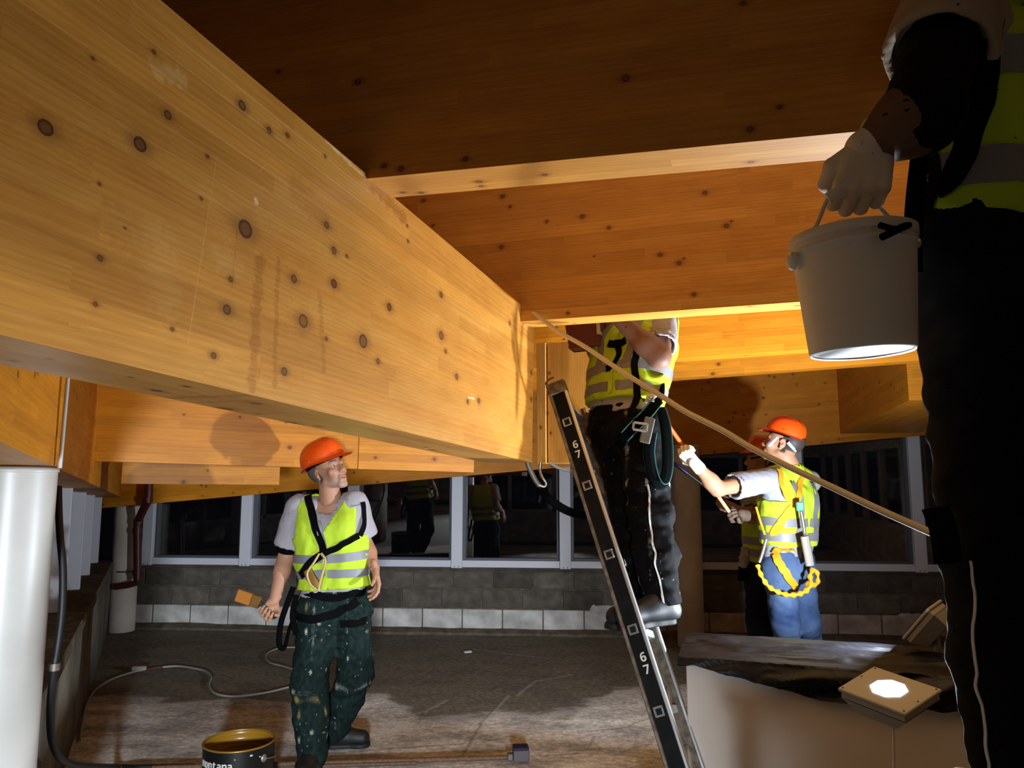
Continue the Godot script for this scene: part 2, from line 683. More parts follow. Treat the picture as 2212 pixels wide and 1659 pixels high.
# added lamp behind the camera that brightens the floor; tilted rear panes mirror it
func added_work_lamp(at: Vector3, aim: Vector3, half: float, energy: float) -> void:
	var t := thing("added_work_lamp", "added work lamp on a black tripod stand behind the camera, mirrored as a glare in the rear window", "floodlight", Vector3(at.x, 0, at.z))
	var z := (aim - at).normalized()
	var x := Vector3.UP.cross(z).normalized()
	var f := Transform3D(Basis(x, z.cross(x), z), Vector3(0, at.y, 0))
	var dark := mat("stand_black", Color(0.05, 0.05, 0.055), 0.5)
	var b := MB.new()
	b.box(Vector3(-0.12, -0.09, -0.07), Vector3(0.12, 0.09, -0.004), 0.012, f)
	part("housing", b.commit(), dark, t)
	var glow := mat("added_lamp_glass", Color(1, 1, 1), 0.2)
	glow.emission_enabled = true
	glow.emission = Color(0.93, 0.97, 1.0)
	glow.emission_energy_multiplier = 6.0
	b = MB.new()
	b.box(Vector3(-0.10, -0.07, -0.003), Vector3(0.10, 0.07, 0.0), 0.0, f)
	part("lens", b.commit(), glow, t)
	b = MB.new()
	b.tube([Vector3(0, 0.35, 0), Vector3(0, at.y - 0.09, 0)], 0.014, 10)
	part("pole", b.commit(), dark, t)
	for k in 3:
		var a := TAU * k / 3.0
		b = MB.new()
		b.tube([Vector3(0, 0.5, 0), Vector3(cos(a) * 0.35, 0.01, sin(a) * 0.35)], 0.011, 8)
		part("leg", b.commit(), dark, t)
	var l := SpotLight3D.new()
	l.name = "added_lamp_beam"
	l.position = at + z * 0.02
	l.basis = Basis(-x, z.cross(x), -z)
	l.light_color = Color(0.91, 0.955, 1.0)
	l.light_energy = energy
	l.light_size = 0.15
	l.spot_angle = half
	l.spot_angle_attenuation = 1.0
	l.spot_range = 30.0
	l.spot_attenuation = 2.0
	l.shadow_enabled = true
	add_child(l, true)


func materials() -> void:
	var light := Color(0.82, 0.595, 0.27)
	var deep := Color(0.69, 0.455, 0.17)
	var knots := []
	for w in "2.156,0.363,0.0123;2.321,0.307,0.0117;2.105,0.442,0.0078;1.924,0.559,0.0098;1.777,0.571,0.0054;1.610,0.432,0.0089;1.886,0.319,0.0184;1.573,0.383,0.0091;1.565,0.305,0.0112;1.720,0.269,0.0093;1.919,0.148,0.0098;1.676,0.187,0.0153;1.419,0.200,0.0176;0.954,0.323,0.0137;0.965,0.450,0.0095;1.731,0.065,0.0092;1.944,0.055,0.0064;1.293,0.322,0.0106;0.824,0.217,0.0101;1.340,0.165,0.0080;2.207,0.152,0.0052;1.916,0.208,0.0057;2.010,0.330,0.0031;2.049,0.079,0.0037;2.206,0.080,0.0039;2.223,0.265,0.0026;1.838,0.551,0.0069;1.633,0.591,0.0039;0.917,0.281,0.0069;0.725,0.150,0.0075;0.625,0.168,0.0093;0.029,0.376,0.0095;0.024,0.264,0.0095;2.004,0.414,0.0038;0.315,0.521,0.0086;1.516,0.389,0.0042;1.201,0.540,0.0049;2.168,0.215,0.0020;2.260,0.452,0.0031;2.148,0.533,0.0041;1.583,0.169,0.0050;1.210,0.583,0.0049".split(";"):
		var f := w.split_floats(",")
		knots.append(Vector3(f[0], f[1], f[2]))
	var r := RandomNumberGenerator.new()
	r.seed = 5
	var any := []
	for i in 34:
		var row := r.randi_range(0, 15)
		any.append(Vector3(r.randf_range(0.05, 2.95), (row + r.randf_range(0.25, 0.75)) * 0.042, r.randf_range(0.003, 0.009)))
	var main_tex := pine(2048, 540, 15, 2.4, 0.632, 3, knots, light, deep)
	# runs, pencil lines, scrapes and filler on the long beam: s0, t0, s1, t1, half width, kind, strength
	var im := main_tex.get_image()
	for w in "1.980,0.428,2.010,0.060,0.0012,1,0.55;1.909,0.310,1.911,0.192,0.0011,0,0.50;1.837,0.273,1.829,0.017,0.0168,0,0.28;1.778,0.293,1.761,0.033,0.0084,0,0.22;1.620,0.258,1.583,0.095,0.0108,0,0.20;1.862,0.388,1.857,0.385,0.0060,2,0.80;0.718,0.166,0.664,0.168,0.0048,2,0.70;1.631,0.630,1.466,0.620,0.0060,2,0.55;1.424,0.624,1.238,0.596,0.0240,0,0.35;2.136,0.508,2.084,0.521,0.0192,2,0.30;1.942,0.238,1.916,0.238,0.0360,2,0.10;2.109,0.214,2.068,0.131,0.0480,2,0.10;1.838,0.476,1.858,0.451,0.0018,1,0.60;2.245,0.039,2.193,0.041,0.0036,1,0.40;-0.033,0.604,-0.067,0.082,0.0192,0,0.18;1.732,0.466,1.621,0.446,0.0360,0,0.12;2.185,0.217,2.146,0.201,0.0420,0,0.12".split(";"):
		var q := w.split_floats(",")
		smear(im, 2.4, 0.632, Vector2(q[0], q[1]), Vector2(q[2], q[3]), q[4], [Color(0.48, 0.26, 0.06), Color(0.86, 0.66, 0.36), Color(0.92, 0.82, 0.66)][int(q[5])], q[6])
	main_tex = ImageTexture.create_from_image(im)
	var any_tex := pine(1400, 640, 16, 3.0, 0.672, 11, any, light, deep)
	for i in 3:
		var tint: Color = [Color(1, 0.99, 0.97), Color(0.96, 0.94, 0.90), Color(1, 0.97, 0.91)][i]
		var m := mat("beam_wood_%d" % i, tint, 0.42, 0.0, 0.5)
		m.albedo_texture = main_tex
		m.texture_filter = BaseMaterial3D.TEXTURE_FILTER_LINEAR
		var t := mat("pine_%d" % i, tint, 0.5, 0.0, 0.4)
		t.albedo_texture = any_tex
		var o := mat("amber_pine_%d" % i, tint * Color(1.0, 0.92, 0.5), 0.5, 0.0, 0.4)
		o.albedo_texture = any_tex
	mat("white_frame", Color(0.80, 0.80, 0.83), 0.45)
	mat("grey_sash", Color(0.30, 0.31, 0.33), 0.5)
	var glass := mat("glass", Color(0.9, 0.95, 1.0, 0.0), 0.01, 0.0, 1.0)
	glass.transparency = BaseMaterial3D.TRANSPARENCY_ALPHA
	var blk := noise_tex(0.012, 3, Color(0.31, 0.29, 0.26), Color(0.47, 0.44, 0.40))
	for i in 3:
		triplanar(mat("block_%d" % i, Color(0.92, 0.92, 0.92) * [1.0, 0.86, 1.08][i], 0.95, 0.0, 0.2), blk, 0.9)
	triplanar(mat("white_block", Color(1, 1, 1), 0.9, 0.0, 0.2), noise_tex(0.010, 4, Color(0.58, 0.56, 0.54), Color(0.86, 0.85, 0.83)), 0.7)
	triplanar(mat("pink_block", Color(1, 1, 1), 0.9, 0.0, 0.2), noise_tex(0.010, 14, Color(0.52, 0.45, 0.42), Color(0.78, 0.72, 0.69)), 0.7)
	triplanar(mat("mortar", Color(0.8, 0.78, 0.74), 0.95, 0.0, 0.2), noise_tex(0.02, 6, Color(0.36, 0.34, 0.30), Color(0.6, 0.57, 0.52)), 0.8)
	triplanar(mat("concrete", Color(0.9, 0.9, 0.88), 0.95, 0.0, 0.2), noise_tex(0.006, 9, Color(0.30, 0.29, 0.27), Color(0.62, 0.60, 0.56)), 0.5)
	triplanar(mat("column_paint", Color(1, 1, 1), 0.38, 0.0, 0.5), noise_tex(0.008, 19, Color(0.66, 0.645, 0.615), Color(0.76, 0.745, 0.72)), 0.6)
	triplanar(mat("column_drab", Color(1, 1, 1), 0.6, 0.0, 0.4), noise_tex(0.008, 21, Color(0.70, 0.655, 0.60), Color(0.85, 0.81, 0.76)), 0.6)
	mat("black_rubber", Color(0.035, 0.035, 0.04), 0.55)
	mat("rust_pipe", Color(0.30, 0.085, 0.06), 0.45)
	mat("steel", Color(0.72, 0.72, 0.70), 0.35, 0.9)
	mat("worn_steel", Color(0.45, 0.42, 0.38), 0.5, 0.7)
	mat("aluminium", Color(0.80, 0.80, 0.79), 0.34, 0.85)
	mat("deck_board", Color(0.86, 0.70, 0.48), 0.8)
	triplanar(mat("crate_panel", Color(1, 1, 1), 0.85, 0.0, 0.3), noise_tex(0.006, 31, Color(0.86, 0.81, 0.76), Color(0.92, 0.88, 0.84)), 0.6)
	mat("black_plastic", Color(0.05, 0.05, 0.07), 0.45, 0.0, 0.35)


func lam_box(x0: float, x1: float, y0: float, y1: float, w: float, uvf: Callable) -> ArrayMesh:
	var b := MB.new()
	b.box(Vector3(x0, y0, 0), Vector3(x1, y1, w), 0.00015, Transform3D.IDENTITY, uvf)
	return b.commit()


# a glued laminated beam: boards (lamella) one above the other, each a part of its own
func glulam(label: String, at: Vector3, ex: Vector3, up: Vector3, length: float, height: float, width: float, lam: float, wood: String, called := "timber_beam", own_tex := false) -> Node3D:
	var t := thing(called, label, "beam", at)
	ex = ex.normalized()
	var ey := (up - ex * up.dot(ex)).normalized()
	t.basis = Basis(ex, ey, ex.cross(ey))
	var rows := int(round(height / lam))
	lam = height / rows
	for q in rows:
		var x := 0.0
		var n := 0
		while x < length - 0.01:
			var x1 := x + rng.randf_range(1.3, 2.6)
			if own_tex:
				x1 = length
			if x1 > length - 0.5:
				x1 = length
			var off := rng.randf_range(0.0, 3.0)
			var row := rng.randi_range(0, 15)
			var y0 := q * lam
			var uvf := func(p: Vector3, ax: int) -> Vector2:
				if own_tex:
					return Vector2(p.x / 2.4, 1.0 - (p.y + (p.z if ax == 1 else 0.0)) / height)
				if ax == 0:
					return Vector2(off + p.z / 9.0, 1.0 - (row + clampf((p.y - y0) / lam, 0.02, 0.98)) / 16.0)
				return Vector2(off + p.x / 3.0, 1.0 - (row + clampf((p.y - y0) / lam, 0.02, 0.98) if ax == 2 else row + p.z / 0.042) / 16.0)
			part("lamella", lam_box(x, x1, y0, y0 + lam, width, uvf), M["%s_%d" % [wood, rng.randi_range(0, 2)]], t)
			x = x1
			n += 1
	return t


func beams() -> void:
	var e := Vector3(-0.323, 0.051, 0.945)
	glulam("long honey coloured laminated beam running from the upper left corner down to the ladder, knotty and glossy", Vector3(0.065, 1.572, -3.15) - e * 0.06, e, Vector3.UP, 4.6, 0.632, 0.20, 0.0421, "beam_wood", "timber_beam", true)
	# block at its far end
	var g := thing("timber_block", "upright timber block closing the far end of the long beam, behind the ladder top", "timber block", Vector3(0.127, 1.579, -3.900))
	var bx := Basis(Vector3(0.946, 0, 0.324), Vector3.UP, Vector3(-0.324, 0, 0.946))
	g.basis = bx
	var uvv := func(p: Vector3, ax: int) -> Vector2: return Vector2(p.y / 3.0 + 0.4, (p.x if ax != 0 else p.z) / 0.672 + 0.25)
	var b := MB.new()
	b.box(Vector3(0, 0, -0.09), Vector3(0.048, 0.62, 0.0), 0.002, Transform3D.IDENTITY, uvv)
	part("end_board", b.commit(), M.pine_0, g)
	b = MB.new()
	b.box(Vector3(0.054, 0.0, -0.11), Vector3(0.31, 0.62, -0.012), 0.002, Transform3D.IDENTITY, uvv)
	part("end_block", b.commit(), M.pine_2, g)
	# joists crossing above the long beam
	joist(Vector3(-0.362, 2.262, -1.870), Vector3(0.686, 2.222, -1.530), 2.6, 2.4, 0.14, "pine", "nearest crossing joist, its face dark and its underside pale, across the top")
	joist(Vector3(0.155, 2.138, -3.020), Vector3(1.051, 2.140, -2.720), 2.6, 2.4, 0.13, "pine", "broad brown joist that hides the head of the worker on the ladder")
	joist(Vector3(0.812, 2.144, -4.100), Vector3(1.513, 2.159, -3.860), 3.4, 2.4, 0.12, "amber_pine", "bright amber joist seen to the right of the ladder worker's elbow")
	joist(Vector3(0.933, 2.126, -4.800), Vector3(1.801, 2.158, -4.510), 3.6, 2.4, 0.12, "amber_pine", "low sliver of amber joist just above the shadowed window girder")
	# girder over the rear windows
	var h0 := Vector3(-3.584, 1.257, -7.720)
	var h1 := Vector3(3.778, 1.899, -7.220)
	var hx := (h1 - h0).normalized()
	glulam("girder above the rear windows, sloping up to the right behind the workers", h0 - hx * 0.45, hx, Vector3.UP, 9.4, 1.0, 0.14, 0.05, "amber_pine", "timber_girder")
	# stub beam at right
	var r0 := Vector3(3.058, 1.920, -7.120)
	glulam("stub beam standing out of the girder at right, below the white bucket", r0 + Vector3(0.0, 0, 0.0) + Vector3(-0.232, 0.03, 0.972) * 2.4, Vector3(0.232, -0.03, -0.972), Vector3.UP, 2.4, 0.75, 0.66, 0.05, "amber_pine")
	# edge beam along the left wall: two lengths meeting over the near column
	var l0 := Vector3(-1.560, 1.542, -2.620)
	var l1 := Vector3(-3.389, 1.366, -6.600)
	var lx := (l0 - l1).normalized()
	glulam("edge beam over the left glazing, from near column to corner column", l1 - lx * 1.15, lx, Vector3.UP, (l0 - l1).length() + 1.14, 1.05, 0.2, 0.05, "amber_pine")
	glulam("edge beam at the left margin resting on the near white column", l0 + lx * 0.03, lx, Vector3.UP, 1.5, 1.05, 0.2, 0.05, "amber_pine")
	var cord := thing("joint_strip", "thin pale strip standing in the joint between the two left edge beams", "strip", l0)
	b = MB.new()
	b.tube([Vector3(0.03, -0.005, 0.02), Vector3(0.035, 0.3, 0.02), Vector3(0.035, 1.0, 0.02)], 0.007, 8)
	part("strip", b.commit(), M.column_paint, cord)
	# cross beam behind worker one, with a ledger under it
	var t0 := Vector3(-2.365, 1.598, -4.300)
	var t1 := Vector3(-0.313, 1.544, -5.200)
	var tx := (t1 - t0).normalized()
	var cut := Vector3(-1.020, 1.526, -4.900)
	var cl := (cut - t0).dot(tx)
	glulam("bright amber cross beam behind the worker with the brush, left length", t0, tx, Vector3.UP, cl, 1.0, 0.14, 0.05, "amber_pine").basis *= 1.0
	glulam("amber cross beam to the right of the first worker's helmet, short right length", t0 + tx * (cl + 0.004), tx, Vector3.UP, (t1 - t0).length() - cl, 1.0, 0.14, 0.05, "amber_pine")
	var d0 := Vector3(-2.409, 1.472, -4.750)
	var d1 := Vector3(-1.566, 1.463, -5.150)
	glulam("small dim ledger board tucked under the left cross beam", d0, d1 - d0, Vector3.UP, (d1 - d0).length(), 0.16, 0.06, 0.053, "amber_pine", "ledger_board")


func joist(p: Vector3, q: Vector3, left: float, right: float, width: float, wood: String, label: String) -> void:
	var x := (q - p).normalized()
	# local z points to the camera, so start one width behind the front face
	var flat := Vector3(x.x, 0, x.z).normalized()
	var back := flat.cross(Vector3.UP)
	glulam(label, p - x * left - back * width, x, Vector3.UP, (q - p).length() + left + right, 0.64, width, 0.0427, wood, "timber_joist")


func zw(x: float) -> float:
	return -7.734 + 0.0855 * x


func setting() -> void:
	# floor whose colour turns darker past a wavy edge, up to the rear wall
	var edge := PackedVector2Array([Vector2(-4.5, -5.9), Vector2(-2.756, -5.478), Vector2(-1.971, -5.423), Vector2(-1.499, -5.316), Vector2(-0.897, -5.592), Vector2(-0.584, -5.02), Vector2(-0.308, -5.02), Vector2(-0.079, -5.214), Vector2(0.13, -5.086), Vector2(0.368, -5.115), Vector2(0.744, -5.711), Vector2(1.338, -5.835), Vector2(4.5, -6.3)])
	var w := 1300
	var h := 780
	var data := PackedByteArray()
	data.resize(w * h * 3)
	var g := FastNoiseLite.new()
	g.seed = 77
	g.frequency = 1.0
	g.fractal_octaves = 5
	var near_tone := Color(0.87, 0.845, 0.81)
	var far_tone := Color(0.46, 0.43, 0.37)
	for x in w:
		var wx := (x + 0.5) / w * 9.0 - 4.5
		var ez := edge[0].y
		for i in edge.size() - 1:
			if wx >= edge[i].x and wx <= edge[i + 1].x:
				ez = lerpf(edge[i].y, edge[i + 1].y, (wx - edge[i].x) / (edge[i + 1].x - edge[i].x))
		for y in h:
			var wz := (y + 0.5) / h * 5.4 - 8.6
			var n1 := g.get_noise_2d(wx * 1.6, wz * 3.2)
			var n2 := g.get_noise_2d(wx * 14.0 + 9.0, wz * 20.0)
			var far_mix := smoothstep(-0.07, 0.10, ez - wz + 0.28 * n1 * clampf((ez - wz) * 2.0 + 1.0, 0.4, 1.6) + 0.09 * n2)
			var c := near_tone.lerp(far_tone, far_mix * (0.9 + 0.25 * n1))
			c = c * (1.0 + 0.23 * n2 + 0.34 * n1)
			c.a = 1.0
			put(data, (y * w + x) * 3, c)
	# trowel lines and cracks
	var im := Image.create_from_data(w, h, false, Image.FORMAT_RGB8, data)
	for q in [[Vector3(-0.045, 0.012, -5.547), Vector3(-0.138, 0.012, -5.172), Vector3(-0.203, 0.012, -4.935)], [Vector3(-0.189, 0.012, -4.935), Vector3(-0.232, 0.012, -4.678), Vector3(-0.269, 0.012, -4.411)], [Vector3(0.488, 0.012, -4.719), Vector3(0.445, 0.012, -4.560), Vector3(0.355, 0.012, -4.433), Vector3(0.162, 0.012, -4.390)], [Vector3(0.400, 0.012, -4.803), Vector3(0.658, 0.012, -4.863), Vector3(0.932, 0.012, -5.123)], [Vector3(-0.723, 0.012, -5.074), Vector3(-0.588, 0.012, -5.172), Vector3(-0.461, 0.012, -5.435)], [Vector3(0.013, 0.012, -5.547), Vector3(0.152, 0.012, -5.917), Vector3(0.443, 0.012, -6.122)], [Vector3(-1.896, 0.012, -5.222), Vector3(-1.958, 0.012, -5.074), Vector3(-2.091, 0.012, -4.846)], [Vector3(-1.037, 0.012, -4.433), Vector3(-0.668, 0.012, -4.522), Vector3(-0.281, 0.012, -4.598)], [Vector3(-0.353, 0.012, -7.017), Vector3(-0.024, 0.012, -6.799), Vector3(0.288, 0.012, -6.662)]]:
		for k in q.size() - 1:
			smear(im, 9.0, 5.4, Vector2(q[k].x + 4.5, -3.2 - q[k].z), Vector2(q[k + 1].x + 4.5, -3.2 - q[k + 1].z), 0.012, Color(0.45, 0.41, 0.36), 0.4)
			smear(im, 9.0, 5.4, Vector2(q[k].x + 4.52, -3.17 - q[k].z), Vector2(q[k + 1].x + 4.52, -3.17 - q[k + 1].z), 0.016, Color(0.92, 0.88, 0.83), 0.35)
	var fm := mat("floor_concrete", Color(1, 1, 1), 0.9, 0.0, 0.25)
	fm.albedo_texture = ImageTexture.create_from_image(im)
	fm.detail_enabled = true
	fm.detail_blend_mode = BaseMaterial3D.BLEND_MODE_MUL
	fm.detail_albedo = noise_tex(0.05, 12, Color(0.78, 0.78, 0.78), Color(1, 1, 1))
	fm.detail_uv_layer = BaseMaterial3D.DETAIL_UV_2
	fm.uv2_triplanar = true
	fm.uv2_world_triplanar = true
	fm.uv2_scale = Vector3.ONE * 1.3
	var b := MB.new()
	# gently uneven slab
	var gx := 72
	var gz := 60
	var hgt := func(x: float, z: float) -> float: return 0.006 * g.get_noise_2d(x * 1.1 + 30.0, z * 1.1) - 0.004
	for iz in gz + 1:
		for ix in gx + 1:
			var x := -7.0 + 13.0 * ix / gx
			var z := -8.9 + 12.4 * iz / gz
			var y: float = hgt.call(x, z)
			b.vert(Vector3(x, y, z), Vector3(hgt.call(x - 0.05, z) - hgt.call(x + 0.05, z), 0.1, hgt.call(x, z - 0.05) - hgt.call(x, z + 0.05)).normalized(), Vector2((x + 4.5) / 9.0, (z + 8.6) / 5.4))
	for iz in gz:
		for ix in gx:
			var i := iz * (gx + 1) + ix
			b.tri_i(i, i + 1, i + gx + 2, Vector3.UP)
			b.tri_i(i, i + gx + 2, i + gx + 1, Vector3.UP)
	b.box(Vector3(-7, -0.25, -8.9), Vector3(6, -0.03, 3.5), 0.0)
	struct("floor", b.commit(), fm, "rough concrete floor, darker towards the rear wall")
	# roof deck over the joists
	b = MB.new()
	var rx := Transform3D(Basis(Vector3.RIGHT, -0.05), Vector3(0, 3.03, 0))
	b.box(Vector3(-7, 0.0, -8.9), Vector3(6, 0.12, 3.5), 0.0, rx)
	struct("ceiling", b.commit(), M.deck_board, "dark timber roof deck above the joists")
	rear_wall()
	left_wall()
	# rest of the room, behind and to the right of the camera, as the panes mirror it
	for wdef in [["wall_right", Vector3(5.3, 0, 3.2), Vector3(0, 0, -1), 10.4], ["wall_back", Vector3(-6.4, 0, 3.2), Vector3(1, 0, 0), 11.7], ["wall_side", Vector3(-6.4, 0, -5.0), Vector3(0, 0, 1), 8.2]]:
		var t := shell(wdef[0], "low block wall with white framed windows on the unseen side of the room", wdef[1])
		t.basis = Basis(wdef[2], Vector3.UP, wdef[2].cross(Vector3.UP))
		var len: float = wdef[3]
		b = MB.new()
		b.box(Vector3(0, 0, 0), Vector3(len, 0.7, 0.2), 0.004)
		b.box(Vector3(0, 2.0, 0), Vector3(len, 3.3, 0.2), 0.004)
		part("parapet", b.commit(), M.white_block, t)
		b = MB.new()
		var k := 0.0
		while k <= len:
			b.box(Vector3(k, 0.7, 0.02), Vector3(k + 0.09, 2.0, 0.12), 0.003)
			k += 1.1
		b.box(Vector3(0, 0.7, 0.02), Vector3(len, 0.77, 0.12), 0.003)
		var fr := part("window_frames", b.commit(), M.white_frame, t)
		fr.set_meta("kind", "stuff")
		b = MB.new()
		b.box(Vector3(0, 0.77, 0.06), Vector3(len, 2.0, 0.07), 0.0)
		part("pane", b.commit(), M.glass, t)


func rear_wall() -> void:
	var ux := Vector3(1, 0, 0.0855).normalized()
	var uz := ux.cross(Vector3.UP)
	var x0 := -4.2
	var o := Vector3(x0, 0, zw(x0))
	var t := shell("wall_rear", "low concrete block wall under the rear windows, bottom course whitewashed", o)
	t.basis = Basis(ux, Vector3.UP, uz)
	var length := 9.6
	var b := MB.new()
	b.box(Vector3(0, 0, -0.2), Vector3(length, 0.632, -0.006), 0.0)
	part("mortar_joints", b.commit(), M.mortar, t)
	var g := FastNoiseLite.new()
	g.seed = 4
	for c in 3:
		var y0: float = [0.03, 0.235, 0.425][c]
		var y1: float = [0.225, 0.415, 0.585][c]
		var x: float = -0.4 + [0.12, 0.31, 0.02][c]
		while x < length:
			var xa := maxf(x, 0.0) + 0.005
			var xb := minf(x + 0.4, length) - 0.005
			if xb - xa > 0.03:
				b = MB.new()
				var j := rng.randf_range(0.0, 0.007)
				b.box(Vector3(xa, y0 + rng.randf_range(0, 0.004), -0.08), Vector3(xb, y1 - rng.randf_range(0, 0.004), j), 0.006)
				var m: Material = M["block_%d" % rng.randi_range(0, 2)]
				if c == 0:
					m = M.white_block if x < 5.6 else M.pink_block
				part("block", b.commit(), m, t)
			x += 0.4
	# rough bed under the sill and leftover mortar dabs
	b = MB.new()
	b.box(Vector3(0, 0.592, -0.12), Vector3(length, 0.632, 0.01), 0.006)
	part("sill_bed", b.commit(), M.block_1, t)
	for q in [[5.02, 0.24, 0.17, 0.05], [5.22, 0.245, 0.05, 0.05], [5.42, 0.24, 0.17, 0.065], [5.62, 0.235, 0.13, 0.03], [7.9, 0.22, 0.5, 0.03], [8.6, 0.23, 0.4, 0.03]]:
		var s := Sdf.new()
		s.noise = g
		s.namp = 0.012
		s.nscale = Vector3.ONE * 1500.0
		s.cap(Vector3(q[0], q[1], -0.005), Vector3(q[0] + q[2], q[1], -0.005), q[3], q[3] * 0.8, Vector3.BACK, 2.6)
		b = MB.new()
		s.mesh(b, 0.009)
		part("mortar_dab", b.commit(), M.white_block, t)
	# mortar fillet along the foot
	b = MB.new()
	var rows := []
	var n := 160
	for i in n + 1:
		var x := length * i / n
		var d := 0.10 + 0.05 * g.get_noise_2d(x * 60.0, 0.0)
		var hh := 0.035 + 0.02 * g.get_noise_2d(x * 90.0, 50.0)
		rows.append([Vector3(x, hh + 0.01, 0.0), Vector3(x, hh, d * 0.4), Vector3(x, hh * 0.5, d), Vector3(x, -0.01, d + 0.015)])
	for i in n:
		for k in 3:
			b.quad(rows[i][k], rows[i + 1][k], rows[i + 1][k + 1], rows[i][k + 1], Vector3(0, 1, 1))
	part("mortar_fillet", b.commit(), M.mortar, t)
	# windows between white posts
	var post := []
	for px in [Vector3(-3.756, 0.661, -8.050), Vector3(-2.718, 0.671, -7.950), Vector3(-1.616, 0.687, -7.800), Vector3(-0.553, 0.688, -7.700), Vector3(0.519, 0.690, -7.600), Vector3(1.562, 0.701, -7.500), Vector3(2.753, 0.711, -7.400), Vector3(3.860, 0.718, -7.300)]:
		post.append((px - o).dot(ux))
	post.append(post[7] + 1.15)
	post.append(post[8] + 1.15)
	var top0 := Vector3(-3.584, 1.257, -7.720).y
	var slope := (Vector3(3.778, 1.899, -7.220).y - top0) / (Vector3(3.778, 1.899, -7.220) - Vector3(-3.584, 1.257, -7.720)).dot(ux)
	var xs := (Vector3(-3.584, 1.257, -7.720) - o).dot(ux)
	for i in post.size() - 1:
		var a: float = post[i]
		var c: float = post[i + 1]
		var wn := shell("window_%d" % (i + 1), "white framed fixed window bay in the rear wall, bay %d from the corner column" % (i + 1), o)
		wn.basis = t.basis
		var ya := top0 + (a - xs) * slope + 0.06
		var yc := top0 + (c - xs) * slope + 0.06
		b = MB.new()
		b.box(Vector3(a - 0.055, 0.625, -0.02), Vector3(a + 0.055, ya + 0.1, 0.05), 0.004)
		var pm := part("post", b.commit(), M.white_frame, wn)
		for s in [-0.02, 0.02]:
			var sb := MB.new()
			sb.lathe([Vector2(0.006, 0), Vector2(0.005, 0.003), Vector2(0, 0.004)], 8, Transform3D(Basis(Vector3.RIGHT, Vector3.BACK, Vector3.DOWN), Vector3(a + s, 0.64, 0.05)))
			part("bolt", sb.commit(), M.grey_sash, pm)
		b = MB.new()
		b.box(Vector3(a + 0.055, 0.632, -0.03), Vector3(c - 0.055, 0.70, 0.035), 0.004)
		part("sill_rail", b.commit(), M.white_frame, wn)
		b = MB.new()
		b.box(Vector3(a + 0.055, 0.70, -0.06), Vector3(a + 0.085, ya, 0.0), 0.003)
		b.box(Vector3(c - 0.085, 0.70, -0.06), Vector3(c - 0.055, yc, 0.0), 0.003)
		b.box(Vector3(a + 0.085, 0.70, -0.06), Vector3(c - 0.085, 0.722, 0.0), 0.003)
		part("sash", b.commit(), M.grey_sash, wn)
		for zz in [-0.022, -0.05]:
			b = MB.new()
			var back := 0.128 if i == 2 else 0.0   # panes of this bay tilted so they mirror the added lamp
			for f in [0.0, -0.004]:
				b.quad(Vector3(a + 0.08, 0.71, zz + f - back * 0.3), Vector3(c - 0.08, 0.71, zz + f - back * 1.3), Vector3(c - 0.08, yc, zz + f - back), Vector3(a + 0.08, ya, zz + f), Vector3(0, 0, 1 if f == 0.0 else -1))
			part("pane", b.commit(), M.glass, wn)


func left_wall() -> void:
	var far := Vector3(-4.115, 0, -8.05)
	var near := Vector3(-2.372, 0, -4.287)
	var ux := (far - near).normalized()
	var uz := ux.cross(Vector3.UP)
	var o := near - ux * 1.695
	var t := shell("wall_left", "low stained concrete wall along the left side, pale ledge on top", o)
	t.basis = Basis(ux, Vector3.UP, uz)
	var length := (far - o).length()
	var b := MB.new()
	b.box(Vector3(0, 0, -0.28), Vector3(length, 0.63, 0), 0.004)
	part("wall_body", b.commit(), M.concrete, t)
	b = MB.new()
	b.box(Vector3(0, 0.63, -0.28), Vector3(length, 0.70, 0.015), 0.006)
	part("ledge", b.commit(), M.mortar, t)
	# white glazing posts on the ledge
	var wn := shell("window_11", "glazing along the left wall with deep white posts", o)
	wn.basis = t.basis
	for d in [3.1, 3.95, 4.8, 5.76, 6.6, 7.55]:
		var x: float = 1.695 + (d - 4.287) / 3.763 * (near - far).length()
		b = MB.new()
		b.box(Vector3(x, 0.70, -0.30), Vector3(x + 0.045, 1.62, -0.11), 0.004)
		part("post", b.commit(), M.white_frame, wn)
		b = MB.new()
		b.box(Vector3(x + 0.045, 0.70, -0.29), Vector3(x + 0.075, 1.62, -0.14), 0.003)
		part("post_cover", b.commit(), M.white_frame, wn)
	b = MB.new()
	for f in [0.0, -0.006]:
		b.quad(Vector3(0, 0.70, -0.27 + f), Vector3(length, 0.70, -0.27 + f), Vector3(length, 1.7, -0.27 + f), Vector3(0, 1.7, -0.27 + f), Vector3(0, 0, 1 if f == 0.0 else -1))
	part("pane", b.commit(), M.glass, wn)
	# round columns
	column(Vector3(-1.683, 1.550, -2.600), Vector3(-1.556, 1.548, -2.600).y - 0.006, 0.128, M.column_paint, "white painted round column at the left margin, scuffed, carrying the edge beams")
	column(Vector3(-3.893, 1.243, -7.850), Vector3(-3.893, 1.243, -7.850).y - 0.006, 0.125, M.column_drab, "round white column in the rear left corner with a rusty downpipe")
	column(Vector3(1.623, 1.714, -7.150), Vector3(1.622, 1.693, -7.150).y + 0.12, 0.12, M.column_drab, "drab round column in front of the rear wall behind the ladder worker")


func column(at: Vector3, top: float, r: float, m: Material, label: String) -> void:
	var t := thing("column", label, "column", Vector3(at.x, 0, at.z))
	var b := MB.new()
	b.lathe([Vector2(r, 0), Vector2(r, top - 0.02)], 48)
	part("shaft", b.commit(), m, t)
	b = MB.new()
	b.lathe([Vector2(r, top - 0.02), Vector2(r + 0.004, top - 0.018), Vector2(r + 0.004, top), Vector2(0, top)], 48)
	part("collar", b.commit(), m, t)


